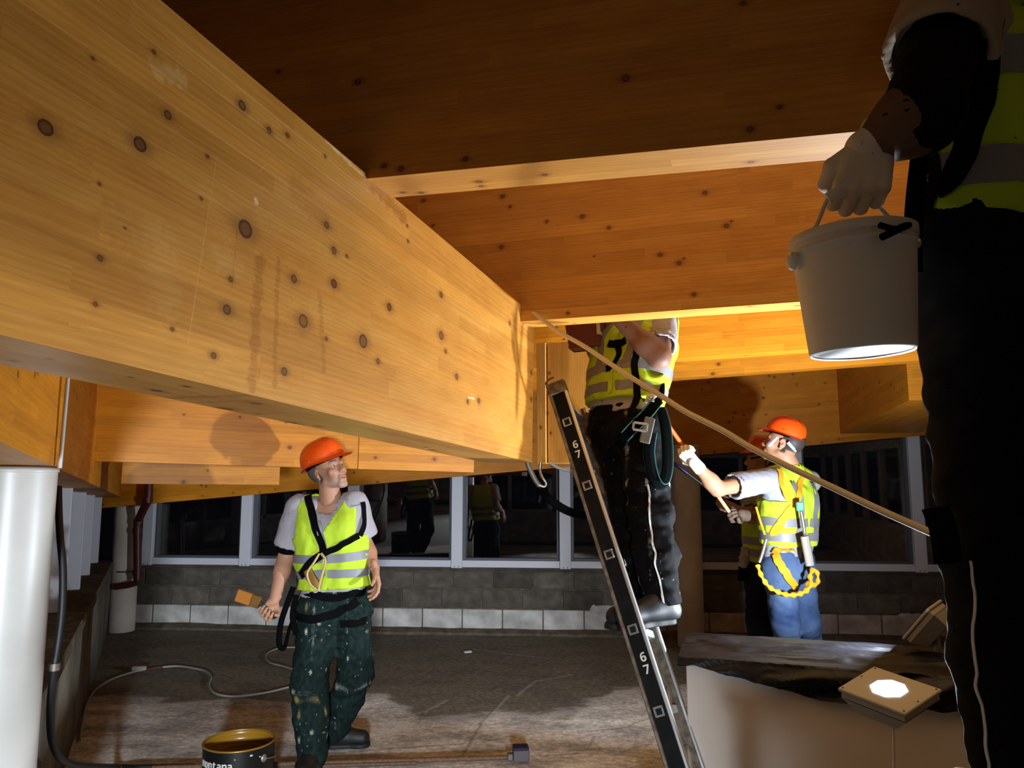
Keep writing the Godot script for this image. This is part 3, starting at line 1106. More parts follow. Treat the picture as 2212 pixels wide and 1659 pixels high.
func crate() -> void:
	var c := Vector3(0.687, 0.780, -3.129)
	var o := Vector3(c.x, 0, c.z)
	var bx := Basis(Vector3(0.946, 0, 0.324), Vector3.UP, Vector3(-0.324, 0, 0.946))
	var t := thing("crate", "large beige panelled crate at lower right under black plastic", "crate", o)
	t.basis = bx
	var w := 1.35
	var dp := 0.5
	var b := MB.new()
	b.box(Vector3(0, 0, -0.02), Vector3(w, 0.78, 0.0), 0.003)
	part("front_panel", b.commit(), M.crate_panel, t)
	b = MB.new()
	b.box(Vector3(0, 0, -dp), Vector3(0.02, 0.78, -0.02), 0.003)
	part("side_panel", b.commit(), M.crate_panel, t)
	b = MB.new()
	b.box(Vector3(w - 0.02, 0, -dp), Vector3(w, 0.78, -0.02), 0.003)
	part("side_panel", b.commit(), M.crate_panel, t)
	b = MB.new()
	b.box(Vector3(0.02, 0, -dp), Vector3(w - 0.02, 0.78, -dp + 0.02), 0.003)
	part("rear_panel", b.commit(), M.crate_panel, t)
	b = MB.new()
	b.box(Vector3(0.02, 0.70, -dp + 0.02), Vector3(w - 0.02, 0.72, -0.02), 0.003)
	part("lid", b.commit(), M.crate_panel, t)
	# black plastic sheet bunched over the top and hanging over the front
	var s := thing("plastic_sheet", "crumpled black plastic sheet draped over the beige crate", "plastic sheet", o)
	s.basis = bx
	var g := FastNoiseLite.new()
	g.seed = 12
	g.frequency = 1.0
	g.fractal_octaves = 3
	b = MB.new()
	var nu := 150
	var nv := 80
	var pos := func(iu: float, iv: float) -> Vector3:
		var x := lerpf(-0.03, w + 0.05, iu)
		var hang := lerpf(0.03, 0.115, smoothstep(0.0, 0.42, iu)) + 0.012 * g.get_noise_2d(iu * 9.0, 3.0)
		var total := dp + 0.06 + hang
		var q := iv * total - 0.06
		var diag := x * 0.42 + q * 2.2
		var fold := g.get_noise_2d(diag * 3.0 + 0.5 * g.get_noise_2d(x * 2.0, q * 3.0), x * 0.9 - q * 0.4)
		var fine := g.get_noise_2d(diag * 10.0, x * 1.5 + 20.0)
		var bulge := 0.032 * fold + 0.006 * fine
		if q < 0.0:
			return Vector3(x, 0.792 + q * 0.8 + bulge * 0.4, -dp - 0.012)
		if q < dp:
			var lift := 0.805 + 0.012 * sin(PI * q / dp) + bulge * sin(PI * clampf(q / dp, 0.06, 0.94)) 
			return Vector3(x, lift, -dp + q)
		var k := q - dp
		return Vector3(x, 0.805 - k + bulge * 0.12, 0.010 + 0.022 * smoothstep(0.0, 0.05, k) + maxf(bulge, -0.012))
	for iv in nv + 1:
		for iu in nu + 1:
			var u := float(iu) / nu
			var v := float(iv) / nv
			var p: Vector3 = pos.call(u, v)
			var pu: Vector3 = pos.call(minf(u + 0.004, 1.0), v) - pos.call(maxf(u - 0.004, 0.0), v)
			var pv: Vector3 = pos.call(u, minf(v + 0.004, 1.0)) - pos.call(u, maxf(v - 0.004, 0.0))
			var nn := pv.cross(pu).normalized()
			if nn.dot(Vector3(0, 1, 0.6)) < 0.0 and v > 0.08:
				nn = -nn
			b.vert(p, nn, Vector2(u, v))
	for iv in nv:
		for iu in nu:
			var i := iv * (nu + 1) + iu
			var f := b.n[i] + b.n[i + nu + 2]
			b.tri_i(i, i + 1, i + nu + 2, f)
			b.tri_i(i, i + nu + 2, i + nu + 1, f)
	part("sheet", b.commit(), M.black_plastic, s)


func curve_tube(called: String, label: String, category: String, pts: Array, r: float, m: Material, flat := 1.0, group := "", sides := 8) -> Node3D:
	var at: Vector3 = pts[0]
	var t := thing(called, label, category, at, group)
	var b := MB.new()
	b.tube(Sdf.smooth(pts, 0.02), r, sides, true, flat)
	part("run", b.commit(at), m, t)
	return t


func text(t: String, size: float, m: Material, parent: Node3D, xf: Transform3D) -> void:
	var tm := TextMesh.new()
	var f := SystemFont.new()
	f.font_names = PackedStringArray(["Droid Sans"])
	f.font_weight = 700
	tm.font = f
	tm.text = t
	tm.font_size = 48
	tm.pixel_size = size / 35.0
	tm.depth = 0.0012
	part("lettering", tm, m, parent).transform = xf


func objects() -> void:
	ladder()
	# pale flexible strip from the beam end down to the pocket of the worker at right
	var hose := mat("hose_pale", Color(0.80, 0.74, 0.62), 0.6)
	curve_tube("flexible_strip", "pale flexible strip sagging from the beam end across to the right-hand pocket", "hose", [Vector3(0.076, 2.188, -3.080), Vector3(0.101, 2.159, -3.029), Vector3(0.167, 2.069, -2.881), Vector3(0.256, 1.975, -2.702), Vector3(0.308, 1.913, -2.592), Vector3(0.379, 1.829, -2.441), Vector3(0.442, 1.759, -2.310), Vector3(0.498, 1.694, -2.191), Vector3(0.566, 1.631, -2.057), Vector3(0.610, 1.582, -1.964), Vector3(0.664, 1.532, -1.856), Vector3(0.724, 1.481, -1.738), Vector3(0.776, 1.436, -1.634), Vector3(0.829, 1.394, -1.530)], 0.0125, hose, 0.55, "", 12)
	# black hose down the left wall and along the floor
	var hp := [Vector3(-1.707, 1.471, -2.900), Vector3(-1.682, 1.389, -2.870), Vector3(-1.652, 1.290, -2.840), Vector3(-1.622, 1.177, -2.820), Vector3(-1.603, 1.034, -2.800), Vector3(-1.598, 0.910, -2.780), Vector3(-1.598, 0.850, -2.770), Vector3(-1.620, 0.733, -2.800), Vector3(-1.661, 0.616, -2.880), Vector3(-1.688, 0.532, -2.950), Vector3(-1.717, 0.453, -3.050), Vector3(-1.804, 0.351, -3.280), Vector3(-1.896, 0.234, -3.580), Vector3(-2.059, 0.018, -4.183), Vector3(-1.935, 0.018, -4.177), Vector3(-1.652, 0.018, -4.190)]
	var h := curve_tube("black_hose", "thick black hose running down beside the near column to the floor", "hose", hp, 0.013, M.black_rubber, 1.0, "", 12)
	var b := MB.new()
	b.tube([Vector3(0, 0.012, 0), Vector3(0, -0.012, 0)], 0.019, 14)
	part("clip", b.commit(-(hp[6] - hp[0])), M.worn_steel, h, "grey pipe clip")
	# cables on the floor
	var cable := mat("cable_grey", Color(0.55, 0.53, 0.48), 0.6)
	var red := mat("cable_red", Color(0.35, 0.12, 0.09), 0.6)
	var c := curve_tube("floor_cable", "dusty grey cable curving over the floor from left wall to boots of the first worker", "cable", [Vector3(-2.479, 0.012, -4.598), Vector3(-2.651, 0.012, -4.935), Vector3(-2.815, 0.012, -5.274), Vector3(-2.956, 0.012, -5.641), Vector3(-2.999, 0.012, -5.944), Vector3(-2.941, 0.012, -6.179), Vector3(-2.890, 0.012, -6.237)], 0.008, cable)
	b = MB.new()
	b.tube(Sdf.smooth([Vector3(-2.785, 0.012, -6.327), Vector3(-2.676, 0.012, -6.357), Vector3(-2.515, 0.012, -6.282), Vector3(-2.392, 0.012, -6.194), Vector3(-2.283, 0.012, -6.025), Vector3(-2.204, 0.012, -5.788), Vector3(-2.095, 0.012, -5.594), Vector3(-1.990, 0.012, -5.513), Vector3(-1.874, 0.012, -5.502), Vector3(-1.727, 0.012, -5.594), Vector3(-1.606, 0.012, -5.739), Vector3(-1.523, 0.012, -5.865)], 0.02), 0.008, 8)
	part("run", b.commit(c.position), cable, c)
	b = MB.new()
	b.tube(Sdf.smooth([Vector3(-2.875, 0.012, -6.252), Vector3(-2.834, 0.012, -6.297), Vector3(-2.785, 0.012, -6.327)], 0.02), 0.008, 8)
	part("red_lead", b.commit(c.position), red, c, "red length of cable")
	b = MB.new()
	b.box(Vector3(-0.055, 0.0, -0.02), Vector3(0.055, 0.035, 0.02), 0.008, Transform3D(Basis(Vector3.UP, 0.15), Vector3(-2.931, 0.006, -6.233)))
	part("plug", b.commit(c.position), cable, c)
	curve_tube("floor_cable", "thin grey cable loop on the dark floor just behind the first worker's leg", "cable", [Vector3(-1.925, 0.012, -7.054), Vector3(-2.058, 0.012, -7.017), Vector3(-2.107, 0.012, -6.870), Vector3(-2.072, 0.012, -6.662), Vector3(-1.968, 0.012, -6.466), Vector3(-1.818, 0.012, -6.342), Vector3(-1.640, 0.012, -6.165)], 0.007, cable)
	# pole with a scraper head on the floor
	var pole_m := triplanar(mat("pole_wood", Color(1, 1, 1), 0.7), noise_tex(0.02, 8, Color(0.28, 0.19, 0.13), Color(0.48, 0.36, 0.25)), 4.0)
	var p0 := Vector3(-1.857, 0.018, -4.164)
	var p1 := Vector3(0.005, 0.018, -4.317)
	var sp := thing("floor_scraper", "long handled scraper lying on the floor in front, grey block head", "scraper", p0)
	b = MB.new()
	b.tube([Vector3.ZERO, (p1 - p0) * 0.5, p1 - p0], 0.013, 12)
	part("handle", b.commit(), pole_m, sp)
	b = MB.new()
	var sx := (p1 - p0).normalized()
	var sf := Transform3D(Basis(sx, Vector3.UP, sx.cross(Vector3.UP)), p1 - p0)
	b.box(Vector3(0.0, -0.012, -0.04), Vector3(0.085, 0.045, 0.04), 0.004, sf)
	part("head", b.commit(), mat("scraper_grey", Color(0.33, 0.30, 0.33), 0.6), sp)
	b = MB.new()
	b.box(Vector3(0.0, 0.046, -0.038), Vector3(0.083, 0.058, 0.038), 0.004, sf)
	part("blade_cover", b.commit(), mat("scraper_blue", Color(0.05, 0.07, 0.22), 0.5), sp, "dark blue cover on the head")
	b = MB.new()
	b.box(Vector3(-0.03, -0.012, -0.018), Vector3(0.0, 0.022, 0.018), 0.004, sf)
	part("ferrule", b.commit(), M.worn_steel, sp)
	curve_tube("floor_lath", "thin brown lath on the floor alongside the scraper handle", "lath", [Vector3(-1.123, 0.012, -4.194), Vector3(-0.841, 0.012, -4.226), Vector3(-0.504, 0.012, -4.253)], 0.008, pole_m)
	paint_can()
	white_pail()
	# downpipe on the corner column
	var dp := [Vector3(-3.535, 1.478, -7.500), Vector3(-3.534, 1.308, -7.500), Vector3(-3.589, 1.226, -7.550), Vector3(-3.689, 1.105, -7.660), Vector3(-3.708, 1.023, -7.680), Vector3(-3.697, 0.843, -7.680), Vector3(-3.677, 0.521, -7.680)]
	var d := curve_tube("downpipe", "rust red downpipe with a bend on the corner column", "pipe", dp, 0.038, M.rust_pipe, 1.0, "", 16)
	for q in [Vector3(-3.538, 1.299, -7.500), Vector3(-3.698, 1.086, -7.670), Vector3(-3.706, 0.995, -7.680), Vector3(-3.682, 0.592, -7.680)]:
		b = MB.new()
		b.tube([q + Vector3(0, 0.025, 0), q - Vector3(0, 0.025, 0)], 0.045, 16)
		part("pipe_joint", b.commit(d.position), M.rust_pipe, d)
	b = MB.new()
	b.tube([Vector3(-3.676, 0.495, -7.680), Vector3(-3.751, 0.471, -7.660), Vector3(-3.885, 0.453, -7.660)], 0.03, 12)
	part("outlet", b.commit(d.position), M.rust_pipe, d)
	b = MB.new()
	var ring := []
	for k in 25:
		ring.append(Vector3(-3.853, 0.590, -7.850) + Vector3(cos(TAU * k / 24.0), 0, sin(TAU * k / 24.0)) * 0.132)
	b.tube(ring, 0.008, 6, false)
	part("bracket", b.commit(d.position), M.worn_steel, d)
	# strap with a snap hook hanging under the beam end
	var web := mat("web_black", Color(0.012, 0.015, 0.016), 0.85, 0.0, 0.15)
	var st := thing("lanyard", "black webbing lanyard with steel snap hook hanging under the beam end towards the ladder", "lanyard", Vector3(0.066, 1.567, -3.200))
	b = MB.new()
	b.tube(Sdf.smooth([Vector3(0.127, 1.462, -3.200), Vector3(0.142, 1.430, -3.200), Vector3(0.191, 1.391, -3.220), Vector3(0.245, 1.363, -3.250), Vector3(0.308, 1.347, -3.300), Vector3(0.385, 1.348, -3.320)], 0.015), 0.018, 10, true, 0.25, Vector3.BACK)
	part("webbing", b.commit(st.position), web, st)
	b = MB.new()
	b.tube(Sdf.smooth([Vector3(0.064, 1.571, -3.200), Vector3(0.073, 1.544, -3.200), Vector3(0.096, 1.498, -3.200), Vector3(0.115, 1.471, -3.200)], 0.01), 0.011, 10, true, 0.5, Vector3.BACK)
	part("hook_body", b.commit(st.position), M.worn_steel, st)
	b = MB.new()
	b.tube(Sdf.smooth([Vector3(0.120, 1.571, -3.220), Vector3(0.118, 1.533, -3.220), Vector3(0.127, 1.506, -3.200), Vector3(0.142, 1.483, -3.200), Vector3(0.135, 1.468, -3.200), Vector3(0.112, 1.475, -3.200)], 0.008), 0.006, 8)
	part("gate", b.commit(st.position), M.steel, st)
	# white cable under the beam
	curve_tube("white_cable", "white cable drooping from the beam end behind the ladder rail", "cable", [Vector3(0.163, 1.571, -3.300), Vector3(0.197, 1.549, -3.300), Vector3(0.242, 1.536, -3.300), Vector3(0.290, 1.530, -3.300), Vector3(0.356, 1.532, -3.300)], 0.007, M.white_frame)
	# flood lamp cord down the crate front
	curve_tube("lamp_cord", "pale lamp cord hanging down the beige crate front", "cord", [Vector3(1.282, 0.692, -2.700), Vector3(1.302, 0.654, -2.735), Vector3(1.300, 0.585, -2.735), Vector3(1.286, 0.377, -2.735)], 0.0045, M.crate_panel)
	# dropped chip of plaster
	var q := Vector3(-0.386, 0.006, -6.880)
	var ch := thing("plaster_chip", "small pale plaster chip lying alone on the dark floor near the rear wall", "chip", q)
	b = MB.new()
	b.box(Vector3(-0.035, -0.004, -0.02), Vector3(0.035, 0.012, 0.02), 0.006, Transform3D(Basis(Vector3.UP, 0.4), Vector3.ZERO))
	part("chip", b.commit(), M.white_block, ch)


func ladder() -> void:
	var a := Vector3(0.236, 1.735, -3.220)
	var z := Vector3(0.525, 0.680, -2.840)
	var up := (a - z).normalized()
	var rz := (Vector3(0.096, 0, -0.35) - up * up.dot(Vector3(0.096, 0, -0.35))).normalized()
	var rx := up.cross(rz)
	var foot := z - up * ((z.y - 0.012) / up.y)
	var t := thing("ladder", "black and aluminium ladder leaning to the left against the beam end, numbered 67", "ladder", foot)
	t.basis = Basis(rx, up, rz)
	var top := Vector3(0.200, 1.914, -3.270)
	var length := (top - foot).dot(up)
	var wd := 0.363
	var paint := triplanar(mat("ladder_black", Color(1, 1, 1), 0.6, 0.0, 0.25), noise_tex(0.02, 61, Color(0.02, 0.023, 0.022), Color(0.09, 0.085, 0.075)), 2.0, false)
	var worn := triplanar(mat("ladder_worn", Color(1, 1, 1), 0.5, 0.35), noise_tex(0.02, 62, Color(0.26, 0.22, 0.17), Color(0.55, 0.50, 0.43)), 2.0, false)
	for s in 2:
		var zc := wd * s
		var b := MB.new()
		b.box(Vector3(-0.028, 0, zc - 0.010), Vector3(0.028, length, zc + 0.010), 0.001)
		var rail := part("rail", b.commit(), paint if s == 0 else worn, t, "black painted rail" if s == 0 else "")
		for k in [-1, 1]:
			b = MB.new()
			b.box(Vector3(k * 0.034 - 0.007, 0, zc - 0.014), Vector3(k * 0.034 + 0.007, length, zc + 0.014), 0.003)
			part("flange", b.commit(), M.aluminium if k == -1 or s == 1 else worn, rail)
		b = MB.new()
		b.box(Vector3(-0.045, -0.012, zc - 0.02), Vector3(0.045, 0.05, zc + 0.02), 0.006)
		part("foot_pad", b.commit(), M.black_rubber, t)
	var dark := mat("hole_dark", Color(0.015, 0.015, 0.015), 0.9)
	var y := (a - foot).dot(up)
	var step := (a - z).length() / 4.0
	while y > 0.1:
		var b := MB.new()
		b.box(Vector3(-0.016, y - 0.016, -0.013), Vector3(0.016, y + 0.016, wd + 0.013), 0.004)
		var rung := part("rung", b.commit(), M.aluminium, t)
		b = MB.new()
		b.box(Vector3(-0.011, y - 0.011, -0.0145), Vector3(0.011, y + 0.011, -0.0125), 0.002)
		part("rung_hole", b.commit(), dark, rung)
		b = MB.new()
		for q in [[-0.018, -0.018, 0.018, -0.013], [-0.018, 0.013, 0.018, 0.018], [-0.018, -0.013, -0.013, 0.013], [0.013, -0.013, 0.018, 0.013]]:
			b.box(Vector3(q[0], y + q[1], -0.018), Vector3(q[2], y + q[3], -0.011), 0.002)
		part("rung_rim", b.commit(), M.steel, rung)
		y -= step
	# top bracket, hook and lower braces
	var b := MB.new()
	b.box(Vector3(-0.042, length - 0.05, -0.02), Vector3(0.042, length + 0.006, 0.02), 0.004)
	part("end_cap", b.commit(), worn, t)
	b = MB.new()
	b.box(Vector3(-0.02, length - 0.06, 0.02), Vector3(0.0, length + 0.004, wd - 0.02), 0.004)
	part("top_bar", b.commit(), M.aluminium, t)
	b = MB.new()
	b.box(Vector3(-0.048, length - 0.13, wd - 0.02), Vector3(0.048, length - 0.03, wd + 0.02), 0.004)
	part("bracket", b.commit(), worn, t)
	b = MB.new()
	b.tube(Sdf.smooth([Vector3(0.03, length, 0.0), Vector3(0.04, length + 0.02, 0.0), Vector3(0.025, length + 0.033, 0.0), Vector3(0.0, length + 0.036, 0.0)], 0.006), 0.004, 8)
	part("hook", b.commit(), M.worn_steel, t)
	for q in [(Vector3(0.646, 0.736, -3.000) - foot).dot(up), (Vector3(0.687, 0.529, -2.950) - foot).dot(up)]:
		b = MB.new()
		b.tube([Vector3(0, q, wd - 0.015), Vector3(0, q - 0.2, 0.02)], 0.014, 4)
		part("brace", b.commit(), M.aluminium, t)
	var white := mat("number_white", Color(0.85, 0.84, 0.80), 0.6)
	for q in [(Vector3(0.269, 1.620, -3.180) - foot).dot(up), (Vector3(0.483, 0.835, -2.890) - foot).dot(up)]:
		for k in 2:
			text(["6", "7"][k], 0.032, white, t, Transform3D(Basis(-rx * 0.0 + Vector3(-1, 0, 0), Vector3(0, 1, 0), Vector3(0, 0, -1)), Vector3(-0.004, q + 0.02 - 0.044 * k, -0.0108)))


func paint_can() -> void:
	var c := Vector3(-1.267, 0.300, -3.727)
	var at := Vector3(c.x, 0, c.z)
	var t := thing("paint_can", "open dark paint can at the bottom edge, amber stain inside", "paint can", at)
	var r := 0.158
	var skin := mat("can_dark", Color(0.05, 0.065, 0.06), 0.4, 0.2)
	var b := MB.new()
	var prof := [Vector2(r - 0.004, 0.0), Vector2(r, 0.006)]
	for i in 30:
		var y := 0.012 + 0.27 * i / 29.0
		prof.append(Vector2(r + (0.0025 if i in [7, 8, 16, 17] else 0.0), y))
	prof.append(Vector2(r, 0.292))
	b.lathe(prof, 64)
	part("body", b.commit(), skin, t)
	b = MB.new()
	var ring := []
	for k in 65:
		ring.append(Vector3(cos(TAU * k / 64.0) * (r + 0.001), 0.295, sin(TAU * k / 64.0) * (r + 0.001)))
	b.tube(ring, 0.0045, 8, false)
	part("rim", b.commit(), mat("can_rim", Color(0.62, 0.48, 0.20), 0.35, 0.5), t, "rim smeared with stain")
	b = MB.new()
	var inner := [Vector2(0.0, 0.19), Vector2(r - 0.004, 0.19)]
	for i in 24:
		inner.append(Vector2(r - 0.004 - (0.002 if i % 6 == 2 else 0.0), 0.191 + 0.102 * i / 23.0))
	b.lathe(inner, 64, Transform3D.IDENTITY, true)
	part("lining", b.commit(), mat("can_lining", Color(0.55, 0.40, 0.10), 0.3), t)
	b = MB.new()
	b.lathe([Vector2(r - 0.005, 0.196), Vector2(0.05, 0.1965), Vector2(0.0, 0.1965)], 64)
	part("stain", b.commit(), mat("wood_stain", Color(0.30, 0.15, 0.03), 0.08), t, "amber wood stain")
	# ear, wire handle and lettering; the label faces the viewer
	var face := atan2(-at.x, -at.z)
	for s in [0.75, 0.75 + PI]:
		var dir := Vector3(sin(face + s), 0, cos(face + s))
		b = MB.new()
		b.lathe([Vector2(0.017, 0), Vector2(0.017, 0.005), Vector2(0.012, 0.007), Vector2(0.006, 0.011), Vector2(0, 0.012)], 20, Transform3D(Basis(Vector3.UP.cross(dir), dir, Vector3.UP), dir * r + Vector3(0, 0.243, 0)))
		part("handle_ear", b.commit(), M.steel, t)
	b = MB.new()
	var arc := []
	for k in 25:
		var an := face + 0.75 + PI * k / 24.0
		arc.append(Vector3(sin(an) * (r + 0.011), 0.243 - 0.035 * sin(PI * k / 24.0), cos(an) * (r + 0.011)))
	b.tube(arc, 0.0028, 6)
	part("wire_handle", b.commit(), M.steel, t)
	var ink := mat("can_ink", Color(0.74, 0.74, 0.70), 0.5)
	var word := "montana"
	for k in 7:
		var an := face + deg_to_rad(-67.0 + 9.0 * k)
		var dir := Vector3(sin(an), 0, cos(an))
		text(word[k], 0.034, ink, t, Transform3D(Basis(Vector3.UP.cross(dir), Vector3.UP, dir), dir * (r + 0.0008) + Vector3(0, 0.234, 0)))
	for q in [[-0.1, 0.262, 0.0025], [0.35, 0.27, 0.0045], [0.62, 0.255, 0.003]]:
		var dir := Vector3(sin(face + q[0]), 0, cos(face + q[0]))
		b = MB.new()
		b.lathe([Vector2(q[2], 0), Vector2(q[2] * 0.7, 0.0015), Vector2(0, 0.002)], 10, Transform3D(Basis(Vector3.UP.cross(dir) * 1.8, dir, Vector3.UP), dir * r + Vector3(0, q[1], 0)))
		part("paint_drip", b.commit(), ink, t)


func white_pail() -> void:
	var top := Vector3(0.597, 1.924, -1.300)
	var bot := Vector3(0.604, 1.715, -1.300)
	var up := (top - bot).normalized()
	var x := up.cross(Vector3(0, 0, 1)).normalized() * -1.0
	x = Vector3(0, 0, 1).cross(up) * -1.0
	x = (Vector3(1, 0, 0) - up * up.x).normalized()
	var t := thing("white_pail", "white plastic pail hanging from a gloved hand at right, base brightly lit", "pail", bot)
	t.basis = Basis(x, up, x.cross(up))
	var hh := (top - bot).length()
	var r0 := 0.0855
	var r1 := 0.100
	var plastic := mat("pail_plastic", Color(0.92, 0.90, 0.87), 0.45)
	plastic.backlight_enabled = true
	plastic.backlight = Color(0.5, 0.48, 0.45)
	var b := MB.new()
	var prof := [Vector2(r0 - 0.006, 0.004), Vector2(r0 - 0.002, 0.0), Vector2(r0, 0.004)]
	for i in 16:
		prof.append(Vector2(lerpf(r0, r1, (i + 1) / 16.0), hh * (i + 1) / 16.0 * 0.84))
	prof.append_array([Vector2(r1 + 0.006, hh * 0.845), Vector2(r1 + 0.006, hh * 0.865), Vector2(r1 + 0.001, hh * 0.875), Vector2(r1 + 0.001, hh * 0.92), Vector2(r1 + 0.005, hh * 0.925), Vector2(r1 + 0.005, hh * 1.0), Vector2(r1 - 0.002, hh * 1.004), Vector2(r1 - 0.004, hh * 0.99), Vector2(r0 - 0.003, 0.01), Vector2(0, 0.01)])
	b.lathe(prof, 72)
	part("body", b.commit(), plastic, t)
	b = MB.new()
	b.lathe([Vector2(0, 0.004), Vector2(r0 * 0.5, 0.0045), Vector2(r0 - 0.006, 0.004)], 72, Transform3D.IDENTITY)
	var base_m := triplanar(mat("pail_base", Color(1, 1, 1), 0.3), noise_tex(0.03, 71, Color(0.66, 0.68, 0.70), Color(0.86, 0.88, 0.89)), 5.0)
	base_m.backlight_enabled = true
	base_m.backlight = Color(0.5, 0.5, 0.5)
	part("base", b.commit(), base_m, t)
	for s in [-1.0, 1.0]:
		b = MB.new()
		b.lathe([Vector2(0.016, 0), Vector2(0.016, 0.006), Vector2(0.009, 0.012), Vector2(0, 0.013)], 20, Transform3D(Basis(Vector3(0, s, 0), Vector3(s, 0, 0), Vector3(0, 0, -1)), Vector3(s * (r1 + 0.004), hh * 0.80, 0)))
		part("handle_ear", b.commit(), plastic, t)
	# bail handle up to the fist, with a grip sleeve
	var inv := Transform3D(t.basis, bot).affine_inverse()
	var way := [Vector3(-r1 - 0.008, hh * 0.80, 0), inv * Vector3(0.530, 1.937, -1.290), inv * Vector3(0.546, 1.979, -1.275), inv * Vector3(0.565, 1.990, -1.270), inv * Vector3(0.610, 1.991, -1.280), inv * Vector3(0.664, 1.958, -1.300), Vector3(r1 + 0.008, hh * 0.80, 0)]
	b = MB.new()
	b.tube(Sdf.smooth(way, 0.008), 0.0036, 8)
	part("bail", b.commit(), plastic, t)
	b = MB.new()
	b.tube(Sdf.smooth([inv * Vector3(0.546, 1.981, -1.272), inv * Vector3(0.564, 1.990, -1.268), inv * Vector3(0.598, 1.993, -1.275)], 0.006), 0.0105, 14)
	part("grip", b.commit(), plastic, t)


# ---------------------------------------------------------------- people
# A figure is a skeleton of joints in metres; skin, clothes and straps are meshed from distance fields round it.
class Fig:
	var j := {}
	var root: Node3D
	var at := Vector3.ZERO
	var right := Vector3.RIGHT      # the person's right
	var up := Vector3.UP
	var front := Vector3.BACK
	var girth := 1.0
	var skin: Material
	var vest: Sdf
	var legs: Sdf
	var shirt: Sdf

	func frame() -> void:
		up = (j.neck - j.pelvis).normalized()
		right = (j.sr - j.sl)
		right = (right - up * right.dot(up)).normalized()
		front = up.cross(right)

	# chest coordinates: x to the person's right, y up the spine from the pelvis, z to the front
	func loc(p: Vector3) -> Vector3:
		var o: Vector3 = p - j.pelvis
		return Vector3(o.dot(right), o.dot(up), o.dot(front))

	func pos(x: float, y: float, z: float) -> Vector3:
		return j.pelvis + right * x + up * y + front * z

	func torso(s: Sdf, add: float, low := true) -> void:
		var g := girth
		var hip: Vector3 = (j.hr - j.hl).normalized()
		if low:
			s.cap(j.pelvis - hip * 0.075 + up * 0.02, j.pelvis + hip * 0.075 + up * 0.02, 0.118 * g + add, -1.0, front, 1.12)
		s.cap(j.waist - right * 0.07, j.waist + right * 0.07, 0.112 * g + add, -1.0, front, 1.08)
		var mid: Vector3 = j.waist.lerp(j.chest, 0.5)
		s.cap(mid - right * 0.08, mid + right * 0.08, 0.114 * g + add, -1.0, front, 1.05)
		s.cap(j.chest - right * 0.085, j.chest + right * 0.085, 0.120 * g + add, -1.0, front, 1.08)
		s.cap(j.neck - up * 0.035, j.sr - up * 0.005, 0.055 * g + add, 0.056 * g + add)
		s.cap(j.neck - up * 0.035, j.sl - up * 0.005, 0.055 * g + add, 0.056 * g + add)

	func arm(s: Sdf, side: String, add: float, to_wrist := 1.0, fat := 1.0) -> void:
		var a: Vector3 = j["s" + side]
		var e: Vector3 = j["e" + side]
		var w: Vector3 = j["w" + side]
		s.cap(a, e, 0.052 * fat + add, 0.041 * fat + add)
		if to_wrist > 0.0:
			var m := e.lerp(w, 0.3)
			s.cap(e, m, 0.041 * fat + add, 0.043 * fat + add)
			s.cap(m, e.lerp(w, to_wrist), 0.043 * fat + add, lerpf(0.043, 0.028, to_wrist) * fat + add)

	func leg(s: Sdf, side: String, add: float, fat := 1.0) -> void:
		var h: Vector3 = j["h" + side]
		var k: Vector3 = j["k" + side]
		var a: Vector3 = j["a" + side]
		s.cap(h, k, 0.088 * fat + add, 0.060 * fat + add)
		var c := k.lerp(a, 0.3)
		s.cap(k, c, 0.058 * fat + add, 0.058 * fat + add)
		s.cap(c, a, 0.058 * fat + add, 0.040 * fat + add)


func fold_noise(seed_: int) -> FastNoiseLite:
	var n := FastNoiseLite.new()
	n.seed = seed_
	n.frequency = 1.0
	n.fractal_octaves = 2
	return n


